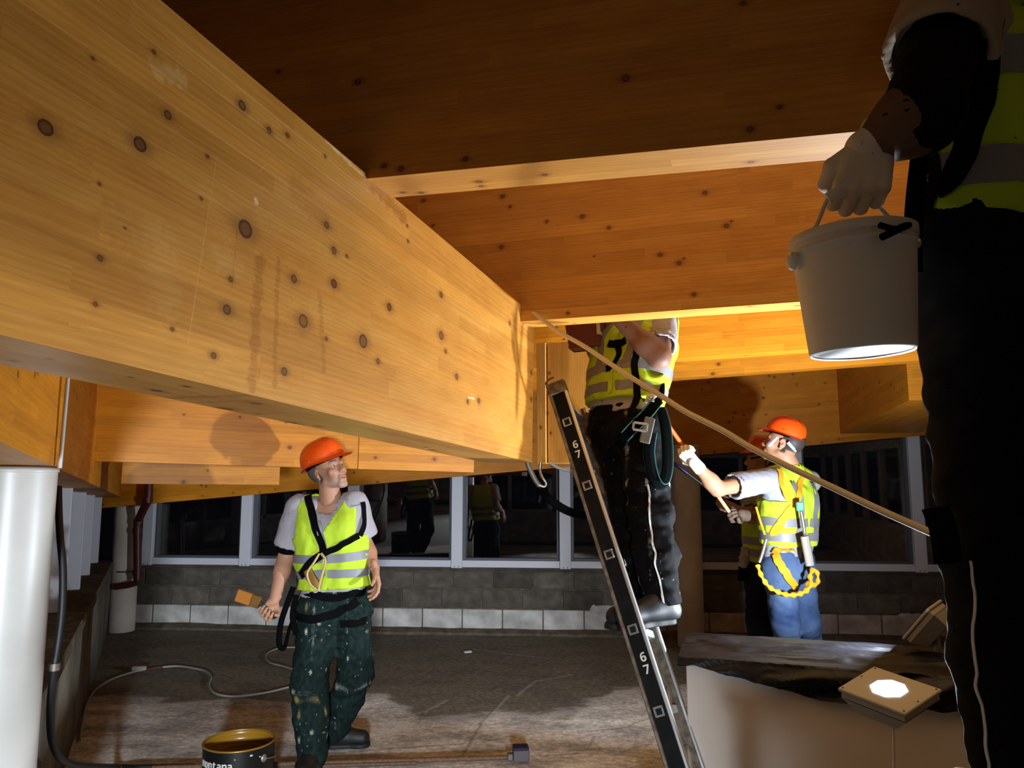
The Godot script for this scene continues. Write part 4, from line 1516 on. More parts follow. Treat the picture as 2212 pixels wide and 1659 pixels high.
# hand in a frame: d towards the fingers, n out of the palm, s towards the thumb; curl is the bend of each finger joint in degrees
func hand(mb: MB, wrist: Vector3, d: Vector3, n: Vector3, thumb_side: float, curls: Array, size: float, thick: float, cell: float, thumb_curl := 25.0) -> void:
	d = d.normalized()
	n = (n - d * n.dot(d)).normalized()
	var s := d.cross(n) * thumb_side
	var f := Sdf.new()
	f.k = 0.010
	var k := size
	f.cap(wrist - d * 0.03, wrist + d * 0.012 * k, 0.026 * k + thick, 0.027 * k + thick, n, 1.25)
	var xs := [0.031, 0.0105, -0.0105, -0.030]
	var ls := [0.086, 0.090, 0.085, 0.076]
	var seg := [[0.040, 0.024, 0.020], [0.044, 0.028, 0.021], [0.041, 0.026, 0.020], [0.032, 0.020, 0.018]]
	var ids_palm := []
	for i in 4:
		var kn: Vector3 = wrist + (d * ls[i] + s * xs[i]) * k
		f.cap(wrist + (d * 0.012 + s * xs[i] * 0.62) * k, kn, 0.0145 * k + thick, 0.0118 * k + thick)
	f.cap(wrist + (d * 0.03 + s * 0.018 + n * 0.008) * k, wrist + (d * 0.06 - s * 0.01 + n * 0.006) * k, 0.016 * k + thick)
	# thumb leaves the side of the palm
	var t0 := wrist + (d * 0.022 + s * 0.026 + n * 0.006) * k
	var td := (d * 0.62 + s * 0.72 + n * 0.30).normalized()
	var ax := td.cross(n * 0.6 - s * 0.8).normalized()
	var t1 := t0 + td * 0.036 * k
	td = td.rotated(ax, deg_to_rad(thumb_curl))
	var t2 := t1 + td * 0.032 * k
	td = td.rotated(ax, deg_to_rad(thumb_curl))
	var t3 := t2 + td * 0.024 * k
	f.cap(t0, t1, 0.0165 * k + thick, 0.0122 * k + thick)
	f.mesh(mb, cell)
	var th := Sdf.new()
	th.k = 0.005
	th.cap(t1.lerp(t0, 0.4), t1, 0.0128 * k + thick, 0.0116 * k + thick)
	th.cap(t1, t2, 0.0116 * k + thick, 0.0105 * k + thick)
	th.cap(t2, t3, 0.0105 * k + thick, 0.0085 * k + thick)
	th.mesh(mb, cell)
	# each finger is its own chain rooted inside the palm
	for i in 4:
		var g := Sdf.new()
		g.k = 0.004
		var p: Vector3 = wrist + (d * ls[i] + s * xs[i]) * k
		var dir: Vector3 = (d + s * xs[i] * 1.6).normalized()
		var bend: Vector3 = dir.cross(n).normalized()
		g.cap(p - dir * 0.02 * k, p, 0.0105 * k + thick, 0.0105 * k + thick)
		var cu: Array = curls[i] if curls[i] is Array else [curls[i], curls[i] * 1.1, curls[i] * 0.7]
		for q in 3:
			dir = dir.rotated(bend, deg_to_rad(cu[q]))
			var e: Vector3 = p + dir * seg[i][q] * k
			var r: float = [0.0100, 0.0092, 0.0084][q]
			g.cap(p, e, (r + 0.0004) * k + thick, (r - (0.0012 if q == 2 else 0.0)) * k + thick)
			p = e
		g.mesh(mb, cell)


func head(mb: MB, c: Vector3, fwd: Vector3, up: Vector3, neck: Vector3, cell: float, o: Dictionary) -> void:
	fwd = fwd.normalized()
	up = (up - fwd * up.dot(fwd)).normalized()
	var r := up.cross(fwd) * -1.0        # person's right is fwd x up
	r = fwd.cross(up)
	var L := func(x: float, y: float, z: float) -> Vector3: return c + r * x + up * y + fwd * z
	var s := Sdf.new()
	s.k = 0.022
	s.cap(L.call(0, 0.045, -0.035), L.call(0, 0.042, 0.015), 0.084, 0.080, r, 1.10)
	s.cap(L.call(0, 0.0, 0.035), L.call(0, -0.045, 0.045), 0.062, 0.050, r, 1.03)
	s.cap(L.call(-0.035, -0.05, 0.0), L.call(-0.012, -0.092, 0.068), 0.026, 0.020)
	s.cap(L.call(0.035, -0.05, 0.0), L.call(0.012, -0.092, 0.068), 0.026, 0.020)
	s.cap(L.call(-0.010, -0.098, 0.074), L.call(0.010, -0.098, 0.074), 0.017)
	s.cap(L.call(0, -0.055, -0.025), neck, 0.054, 0.062)
	var f := s
	f.k = 0.014
	f.cap(L.call(-0.032, 0.030, 0.082), L.call(0.032, 0.030, 0.082), 0.013)
	f.cap(L.call(-0.044, -0.018, 0.066), L.call(-0.036, -0.022, 0.072), 0.022)
	f.cap(L.call(0.044, -0.018, 0.066), L.call(0.036, -0.022, 0.072), 0.022)
	f.cap(L.call(0, 0.020, 0.090), L.call(0, -0.026, 0.115), 0.009, 0.0125)
	f.cap(L.call(-0.011, -0.031, 0.103), L.call(0.011, -0.031, 0.103), 0.0085)
	f.cap(L.call(-0.018, -0.060, 0.091), L.call(0.018, -0.060, 0.091), 0.0075)
	f.cap(L.call(-0.015, -0.073, 0.089), L.call(0.015, -0.073, 0.089), 0.008)
	var socket := func(p: Vector3) -> float:
		var q: Vector3 = p - c
		var x := absf(q.dot(r)) - 0.031
		var y := q.dot(up) - 0.008
		var z := q.dot(fwd) - 0.102
		return 0.0185 - sqrt(x * x * 0.6 + y * y * 1.6 + z * z)
	var mouth := func(p: Vector3) -> float:
		var q: Vector3 = p - c
		var x := maxf(absf(q.dot(r)) - 0.021, 0.0)
		var y := q.dot(up) + 0.0665
		var z := q.dot(fwd) - 0.100
		return 0.0028 - sqrt(x * x + y * y) if z > -0.012 else -1.0
	f.cuts = [socket, mouth]
	var base: Color = o.skin
	var hair: Color = o.hair
	var shade := func(p: Vector3) -> Color:
		var q: Vector3 = p - c
		var x := q.dot(r)
		var y := q.dot(up)
		var z := q.dot(fwd)
		var col := base
		var beard: float = o.stubble * smoothstep(0.03, 0.05, z + 0.3 * absf(x)) * smoothstep(-0.030, -0.055, y + 0.15 * absf(x) * 2.0) * smoothstep(-0.135, -0.11, y)
		if absf(x) < 0.026 and y > -0.08 and y < -0.05 and z > 0.08:
			beard *= 0.3
			col = base.lerp(Color(0.42, 0.13, 0.10), 0.4)
		col = col.lerp(o.beard, beard)
		var brow := smoothstep(0.010, 0.004, absf(y - 0.036)) * smoothstep(0.05, 0.04, absf(x)) * smoothstep(0.008, 0.014, absf(x)) * smoothstep(0.06, 0.07, z)
		col = col.lerp(hair, brow * 0.8)
		var scalp := smoothstep(0.045, 0.06, y - z * 0.35) if z > 0.0 else 1.0
		scalp *= smoothstep(-0.055, -0.035, y - (0.02 if z < -0.03 else 0.0))
		if z > -0.01 and absf(x) > 0.05 and y < 0.02:
			scalp *= 0.0 if z > 0.028 else 1.0
		if z > 0.028 and y < 0.07:
			scalp = 0.0
		return col.lerp(hair, clampf(scalp, 0.0, 1.0))
	f.mesh(mb, cell, shade)
	# ears and eyeballs
	for k in [-1.0, 1.0]:
		var e := Sdf.new()
		e.k = 0.008
		var out: Vector3 = (r * k * 0.9 - fwd * 0.45).normalized()
		e.cap(L.call(k * 0.078, 0.018, -0.008), L.call(k * 0.078, -0.002, -0.012), 0.019, 0.016, out, 2.3)
		e.cap(L.call(k * 0.076, -0.010, -0.008), L.call(k * 0.075, -0.026, -0.004), 0.012, 0.009, out, 1.7)
		var bowl := func(p: Vector3) -> float: return 0.011 - (p - L.call(k * 0.089, 0.008, -0.004)).length()
		e.cuts = [bowl]
		e.mesh(mb, cell * 0.8, func(_p: Vector3) -> Color: return base)
		var y := Sdf.new()
		var ec: Vector3 = L.call(k * 0.031, 0.007, 0.079)
		y.cap(ec, ec, 0.0118)
		y.mesh(mb, cell * 0.8, func(p: Vector3) -> Color:
			var g := (p - ec).normalized()
			var look := g.dot(fwd)
			if absf(g.dot(up) - 0.02) > 0.42:
				return base * 0.9
			return Color(0.02, 0.015, 0.01) if look > 0.93 else (Color(0.10, 0.06, 0.035) if look > 0.86 else Color(0.38, 0.36, 0.33)))


# hard hat: ribbed dome, peak, and the suspension's dark inside
func helmet(fig: Fig, c: Vector3, fwd: Vector3, up: Vector3, m: Material, label: String, sc := 1.0) -> Node3D:
	fwd = fwd.normalized()
	up = (up - fwd * up.dot(fwd)).normalized()
	var r := fwd.cross(up)
	var mb := MB.new()
	var rows := 26
	var cols := 72
	var surf := func(i: float, k: float, inset: float) -> Vector3:
		var a := TAU * k / cols
		var t := i / rows
		var front := maxf(cos(a), 0.0)
		var ph := minf(t / 0.86, 1.0) * PI * 0.5
		var rx := 0.112 - inset
		var rz := 0.136 - inset
		var y := (0.125 - inset) * pow(maxf(cos(ph), 0.0), 0.85)
		var q := pow(sin(ph), 0.8)
		var x := sin(a) * rx * q
		var z := cos(a) * rz * q
		# raised crown ridges
		var ridge := exp(-pow(x / 0.018, 2.0)) * 0.008 + exp(-pow((absf(x) - 0.045) / 0.008, 2.0)) * 0.004
		y += ridge * sin(ph * 1.2 + 0.5) * (1.0 if t < 0.8 else 0.3) * (1.0 if inset == 0.0 else 0.0)
		if t > 0.86:
			var e := (t - 0.86) / 0.14
			var brim := 0.010 + 0.052 * pow(front, 1.6)
			x += sin(a) * 0.010 * e
			z += cos(a) * brim * e
			y -= (0.006 + 0.020 * pow(front, 1.6)) * e + inset * 0.0
		return c + (r * x + up * (y + 0.012) + fwd * (z - 0.004)) * sc
	for inset in [0.0, 0.004]:
		var first := mb.v.size()
		for i in rows + 1:
			for k in cols + 1:
				var p: Vector3 = surf.call(float(i), float(k), inset)
				if inset > 0.0:
					p -= up * 0.003
				var di: Vector3 = surf.call(minf(i + 0.3, rows), float(k), inset) - surf.call(maxf(i - 0.3, 0.02), float(k), inset)
				var dk: Vector3 = surf.call(maxf(float(i), 0.4), k + 0.3, inset) - surf.call(maxf(float(i), 0.4), k - 0.3, inset)
				var nn := di.cross(dk).normalized()
				if nn.dot(p - c + up * 0.05) < 0.0:
					nn = -nn
				mb.vert(p, nn if inset == 0.0 else -nn)
		for i in rows:
			for k in cols:
				var q := first + i * (cols + 1) + k
				var f := mb.n[q] + mb.n[q + cols + 2]
				mb.tri_i(q, q + 1, q + cols + 2, f)
				mb.tri_i(q, q + cols + 2, q + cols + 1, f)
	var h := part("helmet", mb.commit(fig.at), m, fig.root, label)
	mb = MB.new()
	var ring := []
	for k in 49:
		var a := TAU * k / 48.0
		ring.append(c + (r * sin(a) * 0.094 + fwd * cos(a) * 0.114 + up * 0.004) * sc)
	mb.tube(ring, 0.011, 6, false, 0.3, r)
	part("headband", mb.commit(fig.at), M.strap_black, h)
	for k in [-1.0, 1.0]:
		mb = MB.new()
		mb.box(Vector3(-0.012, -0.008, -0.004), Vector3(0.012, 0.008, 0.004), 0.003, Transform3D(Basis(fwd, up, r), c + (r * k * 0.113 + up * 0.03 - fwd * 0.01) * sc))
		part("slot_cap", mb.commit(fig.at), m, h)
	return h


func figure(label: String, at: Vector3, j: Dictionary, girth := 1.0) -> Fig:
	var f := Fig.new()
	f.root = thing("person", label, "person", at)
	f.at = at
	f.j = j
	f.girth = girth
	f.frame()
	return f


# the one skin surface of a figure
func body(f: Fig, o: Dictionary) -> void:
	var mb := MB.new()
	var s := Sdf.new()
	s.k = 0.03
	f.torso(s, -0.012)
	f.leg(s, "l", -0.010)
	f.leg(s, "r", -0.010)
	f.arm(s, "l", 0.0, 1.0, o.get("arm", 1.0))
	f.arm(s, "r", 0.0, 1.0, o.get("arm", 1.0))
	s.mesh(mb, o.get("cell", 0.013), func(_p: Vector3) -> Color: return o.skin)
	head(mb, f.j.head, o.look, o.get("head_up", Vector3.UP), f.j.neck, o.get("head_cell", 0.0045), o)
	for side in ["l", "r"]:
		if o.has("hand_" + side):
			var h: Array = o["hand_" + side]
			var i := mb.v.size()
			hand(mb, f.j["w" + side], h[0], h[1], h[2], h[3], h[4], 0.0, o.get("hand_cell", 0.0035), h[5] if h.size() > 5 else 25.0)
			for q in range(i, mb.v.size()):
				mb.col[q] = o.skin
	var m := mat("skin_%d" % get_child_count(), Color(1, 1, 1), 0.55, 0.0, 0.4)
	m.vertex_color_use_as_albedo = true
	m.subsurf_scatter_enabled = true
	m.subsurf_scatter_strength = 0.05
	part("body", mb.commit(f.at), m, f.root)


func trousers(f: Fig, m: Material, bag: float, fold: float, seed_: int, cell := 0.011, waist_y := 0.10, hem := 0.035) -> MeshInstance3D:
	var s := Sdf.new()
	s.k = 0.035
	s.noise = fold_noise(seed_)
	s.namp = fold
	s.nscale = Vector3(9, 15, 9)
	var hip: Vector3 = (f.j.hr - f.j.hl).normalized()
	s.cap(f.j.pelvis - hip * 0.078, f.j.pelvis + hip * 0.078, 0.122 * f.girth + 0.008, -1.0, f.front, 1.08)
	s.cap(f.j.waist - f.right * 0.06, f.j.waist + f.right * 0.06, 0.112 * f.girth + 0.008, -1.0, f.front, 1.06)
	for side in ["l", "r"]:
		var h: Vector3 = f.j["h" + side]
		var k: Vector3 = f.j["k" + side]
		var a: Vector3 = f.j["a" + side]
		s.cap(h, k, 0.096 + bag * 0.4, 0.066 + bag)
		var c := k.lerp(a, 0.45)
		s.cap(k, c, 0.066 + bag, 0.060 + bag * 1.1)
		s.cap(c, a, 0.060 + bag * 1.1, 0.050 + bag * 0.9)
	var cut_top := func(p: Vector3) -> float: return f.loc(p).y - waist_y
	var hem_cut := func(p: Vector3) -> float: return f.j.get("gl", 0.0) + hem - p.y
	s.cuts = [cut_top, hem_cut]
	f.legs = s
	var mb := MB.new()
	s.mesh(mb, cell)
	return part("trousers", mb.commit(f.at), m, f.root)


func boots(f: Fig, m: Material, sole: Material, shaft := 0.07) -> void:
	for side in ["l", "r"]:
		var a: Vector3 = f.j["a" + side]
		var t: Vector3 = f.j["t" + side]
		var ground: float = f.j.get("g" + side, 0.0)
		var d := Vector3(t.x - a.x, 0, t.z - a.z).normalized()
		var heel := Vector3(a.x, ground, a.z) - d * 0.055
		var toe := Vector3(a.x, ground, a.z) + d * 0.205
		var w := d.cross(Vector3.UP)
		var s := Sdf.new()
		s.k = 0.035
		s.cap(heel + Vector3(0, 0.055, 0) + d * 0.03, a + Vector3(0, 0.02, 0), 0.046, 0.050)
		s.cap(a, a + Vector3(0, shaft, 0), 0.050, 0.054)
		s.cap(heel + d * 0.03 + Vector3(0, 0.045, 0), heel + d * 0.12 + Vector3(0, 0.06, 0), 0.042, 0.046)
		s.cap(heel + d * 0.12 + Vector3(0, 0.055, 0), toe - d * 0.05 + Vector3(0, 0.046, 0), 0.045, 0.043)
		var cut := func(p: Vector3) -> float: return ground + 0.022 - p.y
		s.cuts = [cut]
		var mb := MB.new()
		s.mesh(mb, 0.007)
		var boot := part("boot", mb.commit(f.at), m, f.root)
		s = Sdf.new()
		s.k = 0.03
		for q in [[0.045, 0.041], [0.10, 0.036], [0.20, 0.048]]:
			s.cap(heel + d * q[0] + Vector3(0, 0.0, 0), heel + d * q[0] + Vector3(0, 0.03, 0), q[1])
		s.cap(heel + d * 0.05, toe - d * 0.05, 0.035, 0.045)
		var cut2 := func(p: Vector3) -> float: return maxf(ground + 0.001 - p.y, p.y - ground - 0.026)
		s.cuts = [cut2]
		mb = MB.new()
		s.mesh(mb, 0.006)
		part("sole", mb.commit(f.at), sole, boot)


func shirt(f: Fig, m: Material, hem: float, sleeve: float, seed_: int, fat := 1.0, cell := 0.010) -> void:
	var s := Sdf.new()
	s.k = 0.035
	s.noise = fold_noise(seed_)
	s.namp = 0.006
	s.nscale = Vector3(14, 9, 14)
	f.torso(s, 0.004)
	var cuts := []
	for side in ["l", "r"]:
		var a: Vector3 = f.j["s" + side]
		var e: Vector3 = f.j["e" + side]
		var d := (e - a).normalized()
		var L := (e - a).length() * sleeve
		s.cap(a, a + d * (L + 0.03), 0.066 * fat, 0.070 * fat)
		var along := a + d * L
		# sleeve ends in a clean hem, hollow round the arm
		var hem_cut := func(p: Vector3) -> float:
			var q := p - along
			var ax := q.dot(d)
			var rad := (q - d * ax).length()
			if ax < -0.05 or rad > 0.12:
				return -1.0
			return maxf(ax, minf(0.057 * fat - rad, ax + 0.035)) if rad < 0.12 else -1.0
		cuts.append(hem_cut)
	var low := func(p: Vector3) -> float: return hem - f.loc(p).y
	var collar := func(p: Vector3) -> float:
		var q: Vector3 = p - f.j.neck
		var y := q.dot(f.up)
		var rad := (q - f.up * y - f.front * 0.012).length()
		return 0.068 - rad if y > -0.075 else -1.0
	cuts.append(low)
	cuts.append(collar)
	s.cuts = cuts
	f.shirt = s
	var mb := MB.new()
	s.mesh(mb, cell)
	part("t_shirt", mb.commit(f.at), m, f.root)


# hi-vis waistcoat: body of the torso with a V neck, arm holes and an open hem
func waistcoat(f: Fig, m: Material, stripe: Material, hem: float, v_low: float, bands: Array, seed_: int, o := {}) -> void:
	var s := Sdf.new()
	s.k = 0.04
	s.noise = fold_noise(seed_)
	s.namp = o.get("fold", 0.008)
	s.nscale = Vector3(11, 7, 11)
	f.torso(s, o.get("ease", 0.020))
	var top: float = f.loc(f.j.neck).y
	var half: float = o.get("half", 0.150)
	var cuts := []
	cuts.append(func(p: Vector3) -> float:
		var q := f.loc(p)
		return maxf(hem + o.get("hem_curve", 0.0) * absf(q.x) - q.y, minf(absf(q.x) - half, q.y - (top - 0.20))))
	cuts.append(func(p: Vector3) -> float:
		var q := f.loc(p)
		if q.z < -0.02:
			return 0.066 - sqrt(q.x * q.x + q.z * q.z) if q.y > top - 0.06 else -1.0
		var w := (q.y - v_low) * (0.10 / (top - v_low))
		return minf(w + 0.004 - absf(q.x), 1.0) if q.y > v_low else -absf(q.x) - (v_low - q.y))
	for side in ["l", "r"]:
		var a: Vector3 = f.j["s" + side]
		var e: Vector3 = f.j["e" + side]
		var d := (e - a).normalized()
		cuts.append(func(p: Vector3) -> float:
			var q := p - a
			var ax := clampf(q.dot(d), -0.005, 0.4)
			return o.get("hole", 0.070) - (q - d * ax).length())
	s.cuts = cuts
	f.vest = s
	var mb := MB.new()
	s.mesh(mb, o.get("cell", 0.009))
	var vest := part("hi_vis_vest", mb.commit(f.at), m, f.root)
	# reflective bands are laid over the uncut form
	var plain := Sdf.new()
	plain.k = s.k
	plain.noise = s.noise
	plain.namp = s.namp
	plain.nscale = s.nscale
	f.torso(plain, o.get("ease", 0.020))
	for y in bands:
		for sgn in [-1.0, 1.0]:
			var way := []
			for q in 19:
				var an: float = lerpf(0.05, PI - 0.03, q / 18.0) * sgn
				way.append(f.pos(sin(an) * 0.19, y, cos(an) * 0.17))
			mb = MB.new()
			plain.strap(mb, way, o.get("band", 0.05), 0.0015, 0.0015, 0.018)
			part("reflective_band", mb.commit(f.at), stripe, vest)
	if o.has("braces"):
		for sgn in [-1.0, 1.0]:
			var way := []
			for q in o.braces:
				way.append(f.pos(q[0] * sgn, q[1], q[2]))
			mb = MB.new()
			plain.strap(mb, way, o.get("band", 0.05), 0.0015, 0.0015, 0.018)
			part("reflective_band", mb.commit(f.at), stripe, vest)
	if o.get("zip", true):
		mb = MB.new()
		plain.strap(mb, [f.pos(0, v_low, 0.2), f.pos(0, lerpf(v_low, hem, 0.5), 0.2), f.pos(0, hem + 0.015, 0.2)], 0.016, 0.003, 0.001, 0.012)
		part("zip", mb.commit(f.at), m, vest)
	f.vest = plain


func strap(f: Fig, on: Sdf, called: String, way: Array, w: float, m: Material, parent: Node, off := 0.004, stick := true) -> MeshInstance3D:
	var mb := MB.new()
	on.strap(mb, way, w, 0.003, off, 0.012, stick, 8 if w < 0.01 else 4)
	return part(called, mb.commit(f.at), m, parent)


func tube_part(f: Fig, called: String, way: Array, r: float, m: Material, parent: Node, flat := 1.0, dir := Vector3.BACK) -> MeshInstance3D:
	var mb := MB.new()
	mb.tube(Sdf.smooth(way, 0.008), r, 8, true, flat, dir)
	return part(called, mb.commit(f.at), m, parent)


func glove(f: Fig, side: String, d: Vector3, n: Vector3, th: float, curls: Array, size: float, m: Material, thumb := 25.0, cell := 0.0035) -> MeshInstance3D:
	var mb := MB.new()
	hand(mb, f.j["w" + side], d, n, th, curls, size, 0.0022, cell, thumb)
	var s := Sdf.new()
	s.k = 0.02
	var e: Vector3 = f.j["e" + side]
	var w: Vector3 = f.j["w" + side]
	var bd := (e - w).normalized()
	s.cap(w - bd * 0.015, w + bd * 0.035, 0.034 * size, 0.037 * size)
	s.mesh(mb, 0.005)
	return part("glove", mb.commit(f.at), m, f.root)


func splash_tex(base: Color, dots: Array, seed_: int, count: int) -> ImageTexture:
	var n := 512
	var data := PackedByteArray()
	data.resize(n * n * 3)
	var g := fold_noise(seed_)
	for y in n:
		for x in n:
			put(data, (y * n + x) * 3, base * (0.9 + 0.4 * g.get_noise_2d(x * 0.03, y * 0.02)))
	var r := RandomNumberGenerator.new()
	r.seed = seed_
	for i in count:
		var cx := r.randf_range(0, n)
		var cy := r.randf_range(0, n)
		var rx := r.randf_range(6.0, 17.0) if i % 5 == 0 else r.randf_range(1.2, 3.5)
		var ry := rx * r.randf_range(0.8, 2.4)
		var c: Color = dots[r.randi_range(0, dots.size() - 1)]
		for dy in range(-int(ry * 1.6), int(ry * 1.6) + 1):
			for dx in range(-int(rx * 1.6), int(rx * 1.6) + 1):
				var q := Vector2(dx / rx, dy / ry).length() + 0.75 * g.get_noise_2d((cx + dx) * 0.16, (cy + dy) * 0.16)
				if q < 0.85:
					var x := posmod(int(cx) + dx, n)
					var y := posmod(int(cy) + dy, n)
					put(data, (y * n + x) * 3, c.lerp(base, smoothstep(0.5, 0.85, q) * 0.7))
	return image_tex(n, n, data)


func people() -> void:
	mat("strap_black", Color(0.02, 0.02, 0.026), 0.85, 0.0, 0.2)
	var orange := mat("helmet_orange", Color(0.93, 0.32, 0.035), 0.22, 0.0, 0.5)
	orange.clearcoat_enabled = true
	orange.clearcoat = 0.5
	var vest_m := mat("vest_yellow", Color(0.70, 0.81, 0.20), 0.75, 0.0, 0.3)
	vest_m.backlight_enabled = true
	vest_m.backlight = Color(0.20, 0.26, 0.02)
	var band := mat("band_grey", Color(0.50, 0.50, 0.52), 0.55, 0.15)
	var shirt_m := mat("shirt_white", Color(0.60, 0.61, 0.66), 0.85, 0.0, 0.2)
	var grey_shirt := mat("shirt_grey", Color(0.62, 0.60, 0.62), 0.85, 0.0, 0.2)
	var sole := mat("sole_black", Color(0.04, 0.04, 0.04), 0.7)
	var glove_m := mat("glove_white", Color(0.86, 0.82, 0.77), 0.9, 0.0, 0.2)
	worker_brush(orange, vest_m, band, grey_shirt, sole)
	worker_ladder(vest_m, band, grey_shirt, sole)
	worker_pole(orange, vest_m, band, shirt_m, sole, glove_m)
	worker_hidden(orange, vest_m, band, shirt_m, sole)
	worker_near(vest_m, band, glove_m, sole)


# ---------------------------------------------------------------- first worker, with the brush
func worker_brush(orange: Material, vest_m: Material, band: Material, shirt_m: Material, sole: Material) -> void:
	var f := figure("stubbled man in an orange helmet and green paint splashed trousers, looking up to the right", Vector3(-1.002, 0.000, -4.341), {
		"pelvis": Vector3(-0.977, 0.785, -4.320), "waist": Vector3(-0.981, 0.925, -4.320), "chest": Vector3(-1.008, 1.219, -4.310), "neck": Vector3(-1.013, 1.390, -4.310), "head": Vector3(-1.023, 1.533, -4.280),
		"sr": Vector3(-1.192, 1.338, -4.340), "sl": Vector3(-0.878, 1.357, -4.300), "er": Vector3(-1.266, 1.063, -4.360), "wr": Vector3(-1.286, 0.847, -4.240), "el": Vector3(-0.822, 1.127, -4.360), "wl": Vector3(-0.746, 1.015, -4.250),
		"hr": Vector3(-1.058, 0.759, -4.300), "hl": Vector3(-0.892, 0.757, -4.340), "kr": Vector3(-1.081, 0.415, -4.240), "kl": Vector3(-0.864, 0.443, -4.380), "ar": Vector3(-1.028, 0.085, -4.161), "al": Vector3(-1.005, 0.085, -4.527),
		"tr": Vector3(-1.035, 0.030, -4.112), "tl": Vector3(-0.857, 0.030, -4.543),
	}, 1.0)
	var look := Vector3(0.76, 0.40, 0.52)
	body(f, {"skin": Color(0.40, 0.20, 0.125), "hair": Color(0.10, 0.09, 0.08), "beard": Color(0.33, 0.25, 0.20), "stubble": 0.55, "look": look, "head_up": Vector3(-0.35, 0.92, -0.1), "head_cell": 0.0038,
		"hand_l": [Vector3(0.25, -0.95, 0.12), Vector3(-0.85, -0.1, 0.3), -1.0, [22, 26, 30, 34], 1.0, 12.0],
		"hand_r": [Vector3(-0.35, -0.80, 0.45), Vector3(0.3, 0.35, 0.75), -1.0, [62, 66, 68, 70], 1.0, 40.0]})
	var green := triplanar(mat("trousers_green", Color(1, 1, 1), 0.85, 0.0, 0.2), splash_tex(Color(0.10, 0.158, 0.148), [Color(0.70, 0.70, 0.66), Color(0.62, 0.62, 0.58), Color(0.56, 0.50, 0.30)], 3, 62), 1.9)
	trousers(f, green, 0.030, 0.012, 21, 0.011, 0.115)
	boots(f, mat("boot_dark", Color(0.05, 0.055, 0.055), 0.6), sole)
	shirt(f, shirt_m, 0.085, 0.78, 5, 1.22)
	waistcoat(f, vest_m, band, 0.125, 0.44, [0.205, 0.295], 8, {"half": 0.168, "hole": 0.058, "band": 0.046})
	strap(f, f.vest, "reflective_band", [Vector3(-0.893, 1.447, -4.200), Vector3(-0.861, 1.403, -4.200), Vector3(-0.845, 1.363, -4.200)], 0.05, band, f.root, 0.003)
	strap(f, f.vest, "reflective_band", [Vector3(-1.049, 1.269, -4.200), Vector3(-1.026, 1.196, -4.180), Vector3(-1.014, 1.128, -4.180)], 0.035, band, f.root, 0.003)
	helmet(f, f.j.head + Vector3(-0.022, 0.054, -0.004), Vector3(0.80, 0.36, 0.48), Vector3(-0.40, 0.91, 0.0), orange, "orange hard hat")
	# harness
	var b: Material = M.strap_black
	var hs := strap(f, f.vest, "harness_strap", [Vector3(-1.129, 1.398, -4.300), Vector3(-1.090, 1.313, -4.200), Vector3(-1.054, 1.218, -4.150), Vector3(-1.026, 1.116, -4.150)], 0.042, b, f.root)
	strap(f, f.vest, "chest_strap", [Vector3(-1.019, 1.106, -4.150), Vector3(-0.953, 1.130, -4.150), Vector3(-0.880, 1.164, -4.150), Vector3(-0.815, 1.196, -4.180)], 0.034, b, hs)
	strap(f, f.vest, "side_strap", [Vector3(-1.024, 1.106, -4.150), Vector3(-1.082, 1.055, -4.200), Vector3(-1.135, 0.988, -4.250)], 0.045, b, hs)
	strap(f, f.vest, "side_strap", [Vector3(-0.818, 1.195, -4.200), Vector3(-0.818, 1.286, -4.250), Vector3(-0.825, 1.374, -4.250)], 0.032, b, hs)
	strap(f, f.legs, "belt", [Vector3(-1.212, 0.899, -4.400), Vector3(-1.133, 0.902, -4.250), Vector3(-1.031, 0.878, -4.200), Vector3(-0.932, 0.868, -4.200), Vector3(-0.846, 0.885, -4.200), Vector3(-0.821, 0.895, -4.300)], 0.040, b, hs)
	strap(f, f.legs, "leg_strap", [Vector3(-1.225, 0.780, -4.350), Vector3(-1.157, 0.773, -4.220), Vector3(-1.067, 0.761, -4.180), Vector3(-0.974, 0.780, -4.180), Vector3(-0.889, 0.809, -4.180), Vector3(-0.824, 0.846, -4.220)], 0.045, b, hs)
	strap(f, f.legs, "leg_strap", [Vector3(-0.911, 0.713, -4.180), Vector3(-0.854, 0.724, -4.200), Vector3(-0.801, 0.743, -4.280)], 0.042, b, hs)
	tube_part(f, "hanging_strap", [Vector3(-1.200, 0.912, -4.300), Vector3(-1.222, 0.817, -4.250), Vector3(-1.249, 0.719, -4.250), Vector3(-1.252, 0.618, -4.250), Vector3(-1.219, 0.606, -4.240), Vector3(-1.198, 0.697, -4.240), Vector3(-1.158, 0.797, -4.220)], 0.016, b, hs, 0.3)
	tube_part(f, "hanging_strap", [Vector3(-1.169, 0.878, -4.250), Vector3(-1.177, 0.773, -4.220), Vector3(-1.154, 0.672, -4.220)], 0.016, b, hs, 0.3)
	# torn card label hanging from the harness
	var tag := tube_part(f, "lanyard_loop", [Vector3(-1.019, 1.109, -4.120), Vector3(-1.041, 1.065, -4.100), Vector3(-1.074, 1.011, -4.100), Vector3(-1.057, 0.954, -4.100), Vector3(-1.017, 0.923, -4.100)], 0.006, mat("lanyard_cream", Color(0.72, 0.62, 0.42), 0.8), hs)
	tube_part(f, "lanyard_loop", [Vector3(-1.009, 1.109, -4.120), Vector3(-0.981, 1.077, -4.100), Vector3(-0.989, 1.030, -4.100), Vector3(-1.004, 0.970, -4.100), Vector3(-1.013, 0.921, -4.100)], 0.007, M.lanyard_cream, hs)
	tube_part(f, "tool_pouch", [Vector3(-1.087, 1.019, -4.150), Vector3(-1.061, 0.978, -4.130), Vector3(-1.030, 0.940, -4.130)], 0.024, mat("pouch_ochre", Color(0.50, 0.36, 0.12), 0.8), hs, 0.45)
